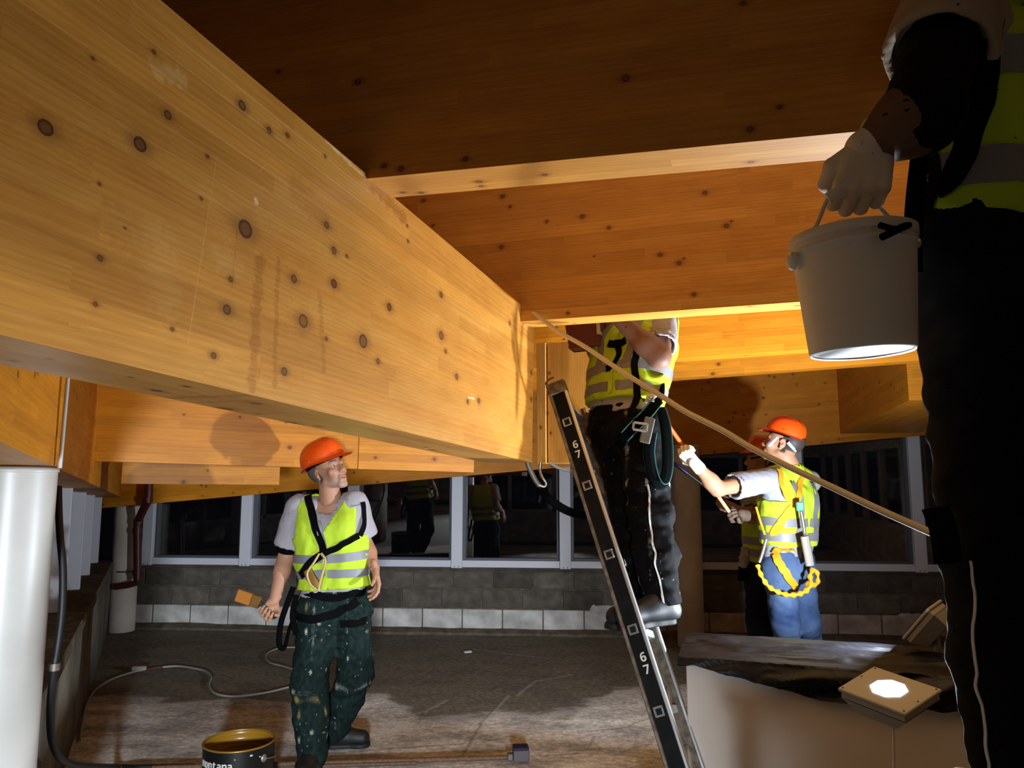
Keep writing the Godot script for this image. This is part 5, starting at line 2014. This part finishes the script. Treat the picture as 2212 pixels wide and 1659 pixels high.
	tube_part(f, "elbow_band", [Vector3(-1.312, 1.106, -4.360), Vector3(-1.245, 1.103, -4.290), Vector3(-1.210, 1.098, -4.340)], 0.017, b, f.root, 0.5)
	# flat brush in the right hand
	var br := thing("paint_brush", "wide flat paint brush with an ochre head held low by the first worker", "brush", Vector3(-1.306, 0.805, -4.200))
	var mb := MB.new()
	mb.tube(Sdf.smooth([Vector3(-1.262, 0.764, -4.190), Vector3(-1.291, 0.796, -4.200), Vector3(-1.322, 0.825, -4.200), Vector3(-1.347, 0.844, -4.200)], 0.01), [0.012, 0.011, 0.011, 0.012, 0.012, 0.013, 0.014, 0.015, 0.016].slice(0, Sdf.smooth([Vector3(-1.262, 0.764, -4.190), Vector3(-1.291, 0.796, -4.200), Vector3(-1.322, 0.825, -4.200), Vector3(-1.347, 0.844, -4.200)], 0.01).size()) if false else 0.012, 10, true, 0.6)
	part("handle", mb.commit(br.position), mat("brush_green", Color(0.05, 0.16, 0.13), 0.5), br)
	var dx := (Vector3(-1.474, 0.902, -4.200) - Vector3(-1.323, 0.853, -4.200)).normalized()
	var fr := Transform3D(Basis(dx, dx.cross(Vector3.BACK).normalized() * -1.0, Vector3.BACK), Vector3(-1.347, 0.844, -4.200) - br.position)
	mb = MB.new()
	mb.box(Vector3(0.0, -0.032, -0.012), Vector3(0.05, 0.032, 0.012), 0.003, fr)
	part("ferrule", mb.commit(), mat("brush_ferrule", Color(0.45, 0.30, 0.08), 0.5, 0.4), br)
	mb = MB.new()
	mb.box(Vector3(0.05, -0.031, -0.010), Vector3(0.135, 0.034, 0.010), 0.004, fr)
	part("bristles", mb.commit(), mat("bristle_ochre", Color(0.62, 0.38, 0.06), 0.7), br)


# ---------------------------------------------------------------- worker on the ladder
func worker_ladder(vest_m: Material, band: Material, shirt_m: Material, sole: Material) -> void:
	var f := figure("worker on the ladder, head hidden by the joist, black trousers with white side piping", Vector3(0.551, 0.890, -3.300), {
		"pelvis": Vector3(0.498, 1.721, -3.340), "waist": Vector3(0.498, 1.855, -3.390), "chest": Vector3(0.550, 2.077, -3.420), "neck": Vector3(0.600, 2.303, -3.440), "head": Vector3(0.583, 2.444, -3.420),
		"sl": Vector3(0.668, 2.202, -3.360), "sr": Vector3(0.536, 2.270, -3.560), "el": Vector3(0.624, 2.012, -3.200), "wl": Vector3(0.448, 2.201, -3.240), "er": Vector3(0.413, 2.107, -3.620), "wr": Vector3(0.373, 2.250, -3.550),
		"hl": Vector3(0.551, 1.697, -3.280), "hr": Vector3(0.461, 1.721, -3.440), "kl": Vector3(0.567, 1.350, -3.170), "kr": Vector3(0.515, 1.360, -3.360), "al": Vector3(0.592, 1.001, -3.080), "ar": Vector3(0.570, 0.959, -3.270),
		"tl": Vector3(0.466, 0.983, -3.000), "tr": Vector3(0.443, 0.945, -3.220), "gl": Vector3(0.561, 0.938, -3.040).y, "gr": Vector3(0.565, 0.896, -3.270).y,
	}, 0.95)
	body(f, {"skin": Color(0.20, 0.105, 0.07), "hair": Color(0.05, 0.04, 0.035), "beard": Color(0.3, 0.22, 0.18), "stubble": 0.2, "look": Vector3(-0.75, 0.45, 0.3), "arm": 1.12, "head_cell": 0.007,
		"hand_l": [Vector3(-0.7, 0.7, 0.0), Vector3(-0.3, 0.1, -0.9), 1.0, [30, 34, 36, 38], 1.0],
		"hand_r": [Vector3(-0.3, 0.8, 0.3), Vector3(-0.6, 0.0, 0.7), -1.0, [55, 60, 62, 64], 1.0]})
	var black := triplanar(mat("trousers_black", Color(1, 1, 1), 0.8, 0.0, 0.2), splash_tex(Color(0.055, 0.052, 0.058), [Color(0.66, 0.65, 0.63), Color(0.14, 0.14, 0.15)], 9, 40), 1.9)
	var tr := trousers(f, black, 0.020, 0.016, 33, 0.010, 0.085, 0.075)
	strap(f, f.legs, "piping", [Vector3(0.512, 1.543, -2.900), Vector3(0.514, 1.491, -2.900), Vector3(0.511, 1.422, -2.900), Vector3(0.516, 1.354, -2.900), Vector3(0.523, 1.252, -2.900), Vector3(0.538, 1.167, -2.900), Vector3(0.555, 1.092, -2.900), Vector3(0.566, 1.042, -2.900), Vector3(0.564, 1.020, -2.900)], 0.007, mat("piping_white", Color(0.85, 0.84, 0.82), 0.7), tr, 0.001)
	boots(f, mat("boot_grey", Color(0.10, 0.105, 0.12), 0.5, 0.0, 0.45), sole, 0.05)
	shirt(f, shirt_m, 0.045, 0.72, 15, 1.05)
	waistcoat(f, vest_m, band, 0.105, 0.43, [0.155, 0.245], 18, {"fold": 0.013, "ease": 0.026, "band": 0.042, "braces": [[0.10, 0.25, 0.16], [0.10, 0.36, 0.16], [0.10, 0.46, 0.12], [0.10, 0.55, 0.02]], "half": 0.16})
	var b: Material = M.strap_black
	var hs := strap(f, f.vest, "harness_strap", [Vector3(0.501, 2.197, -3.300), Vector3(0.492, 2.096, -3.200), Vector3(0.510, 1.996, -3.200), Vector3(0.524, 1.898, -3.200), Vector3(0.530, 1.829, -3.200)], 0.030, b, f.root)
	strap(f, f.vest, "harness_strap", [Vector3(0.439, 2.125, -3.300), Vector3(0.407, 2.045, -3.250), Vector3(0.388, 1.992, -3.300)], 0.030, b, hs)
	strap(f, f.vest, "chest_strap", [Vector3(0.412, 2.107, -3.350), Vector3(0.444, 2.098, -3.300), Vector3(0.496, 2.101, -3.280)], 0.034, b, hs)
	strap(f, f.vest, "side_strap", [Vector3(0.526, 1.839, -3.200), Vector3(0.517, 1.760, -3.200)], 0.03, b, hs)
	# webbing loop, buckle and adjuster at the hip
	var dark_green := mat("web_green", Color(0.012, 0.024, 0.026), 0.9, 0.0, 0.15)
	var teal := mat("web_teal", Color(0.05, 0.33, 0.34), 0.7)
	var loop := [Vector3(0.558, 1.684, -3.060), Vector3(0.547, 1.610, -3.060), Vector3(0.555, 1.537, -3.060), Vector3(0.574, 1.487, -3.060), Vector3(0.603, 1.487, -3.070), Vector3(0.622, 1.546, -3.080), Vector3(0.628, 1.640, -3.100), Vector3(0.625, 1.725, -3.120), Vector3(0.611, 1.794, -3.140)]
	var lp := tube_part(f, "webbing_loop", loop, 0.024, dark_green, hs, 0.14, Vector3(0.3, 0, 1))
	for o in [-0.021, 0.021]:
		var w := []
		for q in loop:
			w.append(q + Vector3(o, 0, 0.003))
		tube_part(f, "teal_edge", w, 0.0025, teal, lp)
	var s2 := tube_part(f, "hip_strap", [Vector3(0.597, 1.824, -3.100), Vector3(0.547, 1.768, -3.060), Vector3(0.501, 1.721, -3.060), Vector3(0.459, 1.676, -3.080), Vector3(0.440, 1.632, -3.140)], 0.024, dark_green, hs, 0.15, Vector3(0, 0.2, 1))
	tube_part(f, "teal_edge", [Vector3(0.576, 1.831, -3.090), Vector3(0.527, 1.778, -3.050), Vector3(0.481, 1.732, -3.050), Vector3(0.439, 1.686, -3.070)], 0.0025, teal, s2)
	tube_part(f, "teal_edge", [Vector3(0.606, 1.801, -3.090), Vector3(0.560, 1.750, -3.050), Vector3(0.514, 1.704, -3.050), Vector3(0.464, 1.653, -3.070)], 0.0025, teal, s2)
	var mb := MB.new()
	var bc := Vector3(0.509, 1.706, -3.030)
	for q in [[Vector3(-0.026, 0.017, 0.008), Vector3(0.026, 0.010, 0.008)], [Vector3(0.026, 0.010, 0.008), Vector3(0.022, -0.018, 0.008)], [Vector3(0.022, -0.018, 0.008), Vector3(-0.030, -0.010, 0.008)], [Vector3(-0.030, -0.010, 0.008), Vector3(-0.026, 0.017, 0.008)]]:
		mb.tube([bc + q[0], bc + q[1]], 0.005, 8)
	part("buckle", mb.commit(f.at), M.steel, hs)
	mb = MB.new()
	mb.box(Vector3(-0.02, -0.055, -0.006), Vector3(0.022, 0.05, 0.006), 0.006, Transform3D(Basis(Vector3.BACK, -0.25), Vector3(0.538, 1.696, -3.040)))
	part("adjuster", mb.commit(f.at), M.worn_steel, hs)
	var knot := Sdf.new()
	knot.k = 0.006
	knot.noise = fold_noise(4)
	knot.namp = 0.006
	knot.nscale = Vector3.ONE * 60.0
	knot.cap(Vector3(0.563, 1.824, -3.100), Vector3(0.570, 1.802, -3.100), 0.018)
	knot.cap(Vector3(0.551, 1.813, -3.100), Vector3(0.578, 1.836, -3.100), 0.011)
	mb = MB.new()
	knot.mesh(mb, 0.004)
	part("rope_knot", mb.commit(f.at), M.column_paint, hs, "knot of thin white rope")
	tube_part(f, "back_rope", [Vector3(0.642, 1.971, -3.300), Vector3(0.643, 1.904, -3.250), Vector3(0.626, 1.839, -3.200), Vector3(0.589, 1.809, -3.140)], 0.012, dark_green, hs)
	# brick red box-like bucket held at the chest
	var bk := thing("red_bucket", "brick red square bucket with a white edge label held at the ladder worker's chest", "bucket", Vector3(0.346, 2.100, -3.480))
	mb = MB.new()
	var bf := Transform3D(Basis(Vector3(0.96, 0.05, 0.28).normalized(), Vector3.UP, Vector3(-0.28, 0, 0.96)).orthonormalized(), Vector3.ZERO)
	var red := mat("bucket_red", Color(0.44, 0.20, 0.14), 0.55)
	var lo := []
	var hi := []
	for q in [[-1, -1], [1, -1], [1, 1], [-1, 1]]:
		lo.append(bf * Vector3(q[0] * 0.072, 0.0, q[1] * 0.06))
		hi.append(bf * Vector3(q[0] * 0.090, 0.18, q[1] * 0.075))
	for k in 4:
		var n := (k + 1) % 4
		mb.quad(lo[k], lo[n], hi[n], hi[k], (lo[k] + lo[n]) * Vector3(1, 0, 1))
	mb.quad(lo[0], lo[1], lo[2], lo[3], Vector3.DOWN)
	part("body", mb.commit(), red, bk)
	mb = MB.new()
	for k in 4:
		mb.tube([lo[k], lo[(k + 1) % 4]], 0.004, 6)
	part("base_edge", mb.commit(), red, bk)
	mb = MB.new()
	for k in 4:
		mb.tube([hi[k], hi[(k + 1) % 4]], 0.006, 6)
	part("rim", mb.commit(), red, bk)
	mb = MB.new()
	mb.box(Vector3(0.062, 0.045, 0.0), Vector3(0.078, 0.16, 0.074), 0.001, bf)
	part("label", mb.commit(), mat("label_white", Color(0.82, 0.82, 0.80), 0.6), bk, "white paper label")


# ---------------------------------------------------------------- worker with the orange pole
func worker_pole(orange: Material, vest_m: Material, band: Material, shirt_m: Material, sole: Material, glove_m: Material) -> void:
	var f := figure("worker in jeans seen from behind, yellow harness over a hi-vis vest, raising an orange pole", Vector3(1.864, 0.000, -5.115), {
		"pelvis": Vector3(1.662, 0.983, -4.700), "waist": Vector3(1.671, 1.139, -4.700), "chest": Vector3(1.678, 1.369, -4.690), "neck": Vector3(1.695, 1.570, -4.680), "head": Vector3(1.651, 1.704, -4.660),
		"sl": Vector3(1.505, 1.492, -4.550), "sr": Vector3(1.852, 1.486, -4.820), "el": Vector3(1.168, 1.445, -4.380), "wl": Vector3(1.036, 1.586, -4.340), "er": Vector3(1.713, 1.226, -4.980), "wr": Vector3(1.412, 1.283, -4.740),
		"hl": Vector3(1.583, 0.965, -4.620), "hr": Vector3(1.751, 0.952, -4.780), "kl": Vector3(1.598, 0.668, -4.600), "kr": Vector3(1.780, 0.639, -4.760), "al": Vector3(1.809, 0.085, -5.116), "ar": Vector3(2.052, 0.085, -5.331),
		"tl": Vector3(1.638, 0.030, -5.013), "tr": Vector3(1.922, 0.030, -5.347),
	}, 1.03)
	body(f, {"skin": Color(0.42, 0.22, 0.13), "hair": Color(0.05, 0.035, 0.03), "beard": Color(0.3, 0.22, 0.18), "stubble": 0.15, "look": Vector3(-0.82, 0.32, -0.48), "head_up": Vector3(0.3, 0.94, 0.1), "head_cell": 0.0045})
	var jean := triplanar(mat("jeans_blue", Color(1, 1, 1), 0.85, 0.0, 0.2), noise_tex(0.006, 51, Color(0.14, 0.21, 0.35), Color(0.43, 0.52, 0.66)), 1.1)
	trousers(f, jean, 0.012, 0.009, 41, 0.011, 0.10)
	boots(f, mat("boot_brown", Color(0.10, 0.07, 0.05), 0.6), sole)
	shirt(f, shirt_m, 0.03, 0.70, 25, 1.10)
	waistcoat(f, vest_m, band, 0.125, 0.30, [0.18, 0.265], 28, {"fold": 0.009, "braces": [[0.10, 0.20, -0.16], [0.07, 0.30, -0.17], [0.08, 0.40, -0.15], [0.10, 0.47, -0.04], [0.105, 0.46, 0.05]], "half": 0.165, "zip": false})
	var h := helmet(f, f.j.head + Vector3(0.008, 0.058, 0.004), Vector3(-0.80, 0.36, -0.46), Vector3(0.33, 0.93, 0.12), orange, "orange hard hat", 0.86)
	# safety glasses: pale temple arm and strap end
	tube_part(f, "glasses_arm", [Vector3(1.521, 1.693, -4.540), Vector3(1.555, 1.726, -4.540), Vector3(1.580, 1.749, -4.545)], 0.009, mat("plastic_pale", Color(0.62, 0.65, 0.74), 0.3), h, 0.4)
	tube_part(f, "neck_strap", [Vector3(1.644, 1.719, -4.560), Vector3(1.674, 1.689, -4.570), Vector3(1.706, 1.668, -4.600)], 0.011, M.plastic_pale, h, 0.5)
	glove(f, "l", Vector3(-0.62, 0.70, -0.05), Vector3(0.42, 0.40, -0.75), 1.0, [52, 58, 62, 64], 1.0, glove_m, 35.0)
	glove(f, "r", Vector3(-0.90, -0.10, 0.2), Vector3(-0.1, 0.5, 0.8), -1.0, [58, 62, 64, 66], 1.0, mat("glove_brown", Color(0.42, 0.35, 0.30), 0.9, 0.0, 0.2), 35.0)
	# yellow harness on the back
	var y := mat("web_yellow", Color(0.84, 0.58, 0.03), 0.75)
	var hs := strap(f, f.vest, "harness_strap", [Vector3(1.584, 1.589, -4.500), Vector3(1.597, 1.487, -4.450), Vector3(1.623, 1.407, -4.450), Vector3(1.647, 1.360, -4.450)], 0.040, y, f.root)
	strap(f, f.vest, "harness_strap", [Vector3(1.766, 1.519, -4.600), Vector3(1.713, 1.433, -4.500), Vector3(1.688, 1.366, -4.500)], 0.040, y, hs)
	strap(f, f.vest, "harness_strap", [Vector3(1.641, 1.334, -4.450), Vector3(1.580, 1.270, -4.450), Vector3(1.500, 1.204, -4.420), Vector3(1.453, 1.153, -4.420)], 0.048, y, hs)
	strap(f, f.legs, "seat_strap", [Vector3(1.437, 1.128, -4.400), Vector3(1.510, 1.132, -4.420), Vector3(1.586, 1.114, -4.450), Vector3(1.684, 1.115, -4.500)], 0.040, y, hs, 0.016)
	strap(f, f.legs, "leg_strap", [Vector3(1.456, 1.128, -4.400), Vector3(1.506, 1.049, -4.420), Vector3(1.566, 0.964, -4.450), Vector3(1.639, 0.895, -4.500), Vector3(1.659, 0.869, -4.500)], 0.046, y, hs, 0.010)
	tube_part(f, "front_cord", [Vector3(1.395, 1.342, -4.420), Vector3(1.409, 1.265, -4.400), Vector3(1.432, 1.188, -4.400)], 0.007, y, hs)
	var mb := MB.new()
	mb.box(Vector3(-0.022, -0.026, -0.006), Vector3(0.022, 0.026, 0.008), 0.006, Transform3D(Basis.IDENTITY, Vector3(1.657, 1.344, -4.450)))
	part("back_plate", mb.commit(f.at), teal_plate(), hs, "teal plate where the straps cross")
	# energy absorber, clips and shock cord
	tube_part(f, "clip", [Vector3(1.658, 1.316, -4.440), Vector3(1.666, 1.263, -4.440), Vector3(1.677, 1.197, -4.450)], 0.010, M.steel, hs)
	tube_part(f, "absorber", [Vector3(1.676, 1.176, -4.450), Vector3(1.692, 1.092, -4.460), Vector3(1.704, 1.009, -4.460)], 0.026, mat("absorber_grey", Color(0.55, 0.52, 0.48), 0.6), hs, 0.5)
	tube_part(f, "clip", [Vector3(1.432, 1.163, -4.380), Vector3(1.408, 1.087, -4.380), Vector3(1.388, 1.036, -4.380)], 0.010, M.steel, hs)
	var pts := Sdf.smooth([Vector3(1.377, 1.023, -4.380), Vector3(1.392, 0.962, -4.360), Vector3(1.433, 0.904, -4.360), Vector3(1.507, 0.867, -4.370), Vector3(1.575, 0.858, -4.380), Vector3(1.643, 0.873, -4.400), Vector3(1.689, 0.911, -4.420), Vector3(1.693, 0.952, -4.440), Vector3(1.721, 0.988, -4.460), Vector3(1.744, 0.963, -4.460), Vector3(1.732, 0.907, -4.450), Vector3(1.670, 0.911, -4.420)], 0.008)
	var rad := []
	for i in pts.size():
		rad.append(0.013 + 0.005 * sin(i * 1.05))
	mb = MB.new()
	mb.tube(pts, rad, 10, true, 0.8)
	part("shock_cord", mb.commit(f.at), y, hs, "ruched yellow shock cord")
	# pole
	var a := Vector3(0.866, 1.831, -4.320)
	var z := Vector3(1.286, 1.337, -4.660)
	var p := thing("paint_pole", "orange extension pole gripped in white gloves by the worker in jeans", "pole", a)
	var dirp := (z - a).normalized()
	mb = MB.new()
	mb.tube([-dirp * 0.7, Vector3.ZERO, (z - a) * 0.62], 0.0125, 12)
	part("shaft", mb.commit(), mat("pole_orange", Color(0.88, 0.36, 0.08), 0.5), p)
	mb = MB.new()
	mb.tube([(z - a) * 0.62, (z - a) * 1.10], 0.011, 12)
	part("lower_shaft", mb.commit(), mat("pole_cream", Color(0.92, 0.70, 0.52), 0.5), p)


func teal_plate() -> Material:
	return mat("plate_teal", Color(0.30, 0.52, 0.46), 0.5)


# ---------------------------------------------------------------- worker mostly hidden behind the last
func worker_hidden(orange: Material, vest_m: Material, band: Material, shirt_m: Material, sole: Material) -> void:
	var f := figure("mostly hidden worker in dark trousers and orange helmet close behind the man in jeans", Vector3(1.865, 0.000, -5.835), {
		"pelvis": Vector3(1.733, 0.911, -5.350), "waist": Vector3(1.739, 1.073, -5.350), "chest": Vector3(1.754, 1.278, -5.350), "neck": Vector3(1.769, 1.478, -5.350), "head": Vector3(1.736, 1.624, -5.330),
		"sl": Vector3(1.642, 1.416, -5.220), "sr": Vector3(1.881, 1.412, -5.480), "el": Vector3(1.588, 1.248, -5.120), "wl": Vector3(1.457, 1.311, -5.050), "er": Vector3(1.871, 1.218, -5.600), "wr": Vector3(1.758, 1.317, -5.600),
		"hl": Vector3(1.671, 0.894, -5.280), "hr": Vector3(1.806, 0.878, -5.420), "kl": Vector3(1.646, 0.579, -5.260), "kr": Vector3(1.830, 0.551, -5.420), "al": Vector3(1.773, 0.085, -5.678), "ar": Vector3(1.983, 0.085, -5.822),
		"tl": Vector3(1.637, 0.030, -5.694), "tr": Vector3(1.853, 0.030, -5.846),
	}, 0.95)
	body(f, {"skin": Color(0.36, 0.19, 0.12), "hair": Color(0.04, 0.03, 0.03), "beard": Color(0.2, 0.14, 0.1), "stubble": 0.1, "look": Vector3(-0.97, 0.1, 0.1), "cell": 0.016, "hand_cell": 0.0045, "head_cell": 0.006,
		"hand_l": [Vector3(-0.9, 0.3, 0.0), Vector3(0.2, 0.5, -0.7), 1.0, [55, 60, 62, 64], 1.0], "hand_r": [Vector3(-0.9, 0.3, 0.0), Vector3(0.2, 0.5, 0.7), -1.0, [50, 55, 60, 60], 1.0]})
	trousers(f, mat("trousers_navy", Color(0.085, 0.095, 0.13), 0.85, 0.0, 0.2), 0.012, 0.008, 51, 0.015)
	boots(f, M.boot_brown, sole)
	shirt(f, shirt_m, -0.01, 0.7, 35, 1.0, 0.012)
	waistcoat(f, vest_m, band, 0.03, 0.25, [0.09, 0.17], 38, {"zip": false, "cell": 0.011})
	var h := helmet(f, f.j.head + Vector3(0.005, 0.058, 0.0), Vector3(-0.98, 0.05, 0.1), Vector3(0.05, 1, 0), orange, "orange hard hat", 0.88)
	tube_part(f, "glasses", [Vector3(1.625, 1.641, -5.220), Vector3(1.663, 1.646, -5.200), Vector3(1.708, 1.659, -5.200)], 0.006, M.strap_black, h)
	# rag and pouch at the belt
	var s := Sdf.new()
	s.noise = fold_noise(77)
	s.namp = 0.014
	s.nscale = Vector3.ONE * 22.0
	s.cap(Vector3(1.528, 1.034, -5.100), Vector3(1.513, 0.959, -5.100), 0.030, 0.034)
	var mb := MB.new()
	s.mesh(mb, 0.006)
	part("rag", mb.commit(f.at), mat("rag_grey", Color(0.55, 0.53, 0.52), 0.9), f.root, "crumpled grey glove at the belt")
	tube_part(f, "pouch", [Vector3(1.527, 0.925, -5.140), Vector3(1.515, 0.836, -5.140)], 0.035, M.strap_black, f.root, 0.5)
	var a := Vector3(1.052, 1.605, -5.000)
	var z := Vector3(1.510, 1.269, -5.050)
	var p := thing("dark_pole", "dark pole with a blue tip below the orange pole, in the hidden worker's hand", "pole", a)
	mb = MB.new()
	mb.tube([(z - a) * 0.2, z - a], 0.011, 10)
	part("shaft", mb.commit(), M.black_rubber, p)
	mb = MB.new()
	mb.tube([Vector3.ZERO, (z - a) * 0.2], 0.013, 10)
	part("tip", mb.commit(), mat("tip_blue", Color(0.06, 0.06, 0.30), 0.5), p, "blue tip")


# ---------------------------------------------------------------- near worker at the right edge
func worker_near(vest_m: Material, band: Material, glove_m: Material, sole: Material) -> void:
	var f := figure("large dark worker at the right edge seen from behind, in hi-vis vest and black trousers", Vector3(1.02, 0.86, -1.38), {
		"pelvis": Vector3(0.929, 1.911, -1.400), "waist": Vector3(0.963, 2.029, -1.400), "chest": Vector3(0.994, 2.253, -1.400), "neck": Vector3(0.996, 2.526, -1.400), "head": Vector3(0.991, 2.650, -1.380),
		"sl": Vector3(0.861, 2.443, -1.380), "sr": Vector3(1.132, 2.440, -1.420), "el": Vector3(0.702, 2.121, -1.240), "wl": Vector3(0.631, 2.079, -1.270), "er": Vector3(1.141, 2.177, -1.360), "wr": Vector3(1.055, 1.949, -1.300),
		"hl": Vector3(0.867, 1.902, -1.400), "hr": Vector3(1.008, 1.908, -1.420), "kl": Vector3(0.864, 1.388, -1.400), "kr": Vector3(1.001, 1.387, -1.420), "al": Vector3(0.865, 0.945, -1.39), "ar": Vector3(1.14, 0.945, -1.39),
		"tl": Vector3(0.865, 0.88, -1.6), "tr": Vector3(1.15, 0.88, -1.6), "gl": 0.86, "gr": 0.86,
	}, 1.0)
	body(f, {"skin": Color(0.13, 0.07, 0.05), "hair": Color(0.03, 0.025, 0.02), "beard": Color(0.1, 0.08, 0.06), "stubble": 0.0, "look": Vector3(-0.1, 0.1, -1), "cell": 0.012, "head_cell": 0.009, "arm": 1.28,
		"hand_r": [Vector3(0, -1, 0.1), Vector3(-1, 0, 0), 1.0, [30, 34, 36, 38], 1.0]})
	var black := triplanar(mat("work_black", Color(1, 1, 1), 0.85, 0.0, 0.25), noise_tex(0.02, 81, Color(0.035, 0.034, 0.045), Color(0.075, 0.075, 0.085)), 2.0)
	var tr := trousers(f, black, 0.016, 0.010, 61, 0.009, 0.10)
	boots(f, mat("boot_black", Color(0.04, 0.04, 0.04), 0.6), sole)
	strap(f, f.legs, "piping", [Vector3(0.724, 1.347, -1.300), Vector3(0.724, 1.306, -1.300), Vector3(0.723, 1.272, -1.300), Vector3(0.710, 1.248, -1.300), Vector3(0.706, 1.210, -1.300), Vector3(0.707, 1.151, -1.300), Vector3(0.709, 1.094, -1.300), Vector3(0.714, 1.037, -1.300), Vector3(0.717, 0.994, -1.300)], 0.0045, M.piping_white, tr, 0.001)
	# pocket flap the strip runs into
	tube_part(f, "pocket_flap", [Vector3(0.729, 1.450, -1.330), Vector3(0.735, 1.410, -1.320), Vector3(0.738, 1.360, -1.320)], 0.034, black, tr, 0.3, Vector3(0.4, 0, 1))
	shirt(f, mat("shirt_cream", Color(0.66, 0.60, 0.53), 0.9, 0.0, 0.2), 0.02, 0.56, 45, 1.35, 0.009)
	# black layer round the upper arm, to below the elbow
	var s := Sdf.new()
	s.k = 0.03
	s.noise = fold_noise(66)
	s.namp = 0.006
	s.nscale = Vector3.ONE * 16.0
	s.cap(f.j.sl.lerp(f.j.el, 0.48), f.j.el, 0.066, 0.062)
	s.cap(f.j.el, f.j.el.lerp(f.j.wl, 0.16), 0.060, 0.058)
	var mb := MB.new()
	s.mesh(mb, 0.008)
	part("black_arm_layer", mb.commit(f.at), black, f.root, "black layer on the arm to below the elbow")
	waistcoat(f, vest_m, band, 0.045, 0.30, [0.128, 0.33], 48, {"zip": false, "half": 0.17, "band": 0.07, "ease": 0.012, "cell": 0.008})
	var b: Material = M.strap_black
	var hs := strap(f, f.vest, "harness_strap", [Vector3(0.887, 2.406, -1.300), Vector3(0.826, 2.232, -1.250), Vector3(0.785, 2.114, -1.250), Vector3(0.749, 2.051, -1.280), Vector3(0.745, 2.025, -1.320)], 0.045, b, f.root)
	strap(f, f.vest, "harness_strap", [Vector3(0.773, 2.131, -1.360), Vector3(0.752, 2.051, -1.340), Vector3(0.744, 1.972, -1.340)], 0.035, b, hs)
	tube_part(f, "side_strap", [Vector3(0.727, 2.073, -1.300), Vector3(0.702, 1.984, -1.280), Vector3(0.693, 1.909, -1.280), Vector3(0.696, 1.854, -1.290)], 0.017, b, hs, 0.4)
	tube_part(f, "strap_tail", [Vector3(0.694, 1.935, -1.270), Vector3(0.639, 1.908, -1.200), Vector3(0.600, 1.887, -1.170), Vector3(0.582, 1.878, -1.165)], 0.006, b, hs)
	tube_part(f, "strap_tail", [Vector3(0.655, 1.915, -1.220), Vector3(0.608, 1.895, -1.175), Vector3(0.580, 1.898, -1.165)], 0.005, b, hs)
	glove(f, "l", Vector3(-0.34, -0.90, 0.12), Vector3(0.20, -0.10, -0.97), -1.0, [[70, 78, 56], [74, 80, 56], [76, 82, 56], [78, 82, 56]], 1.06, glove_m, 52.0, 0.003)
	tube_part(f, "glove_cuff", cuff(f), 0.009, b, f.root)
	# the trestle he stands on, below the picture
	var t := thing("trestle", "low plank trestle under the boots of the near worker", "trestle", Vector3(1.02, 0, -1.45))
	mb = MB.new()
	mb.box(Vector3(-0.35, 0.815, -0.2), Vector3(0.5, 0.858, 0.2), 0.004)
	part("plank", mb.commit(), M.pine_0, t)
	for q in [[-0.3, -0.15], [0.45, -0.15], [-0.3, 0.15], [0.45, 0.15]]:
		mb = MB.new()
		mb.tube([Vector3(q[0], 0.815, q[1]), Vector3(q[0] * 1.1, 0.0, q[1] * 1.3)], 0.02, 8)
		part("leg", mb.commit(), M.worn_steel, t)


func cuff(f: Fig) -> Array:
	var w: Vector3 = f.j.wl
	var d: Vector3 = (f.j.el - w).normalized()
	var x := d.cross(Vector3.UP).normalized()
	var y := d.cross(x)
	var out := []
	for k in 25:
		var a := TAU * k / 24.0
		out.append(w + d * 0.045 + (x * cos(a) + y * sin(a)) * 0.040)
	return out
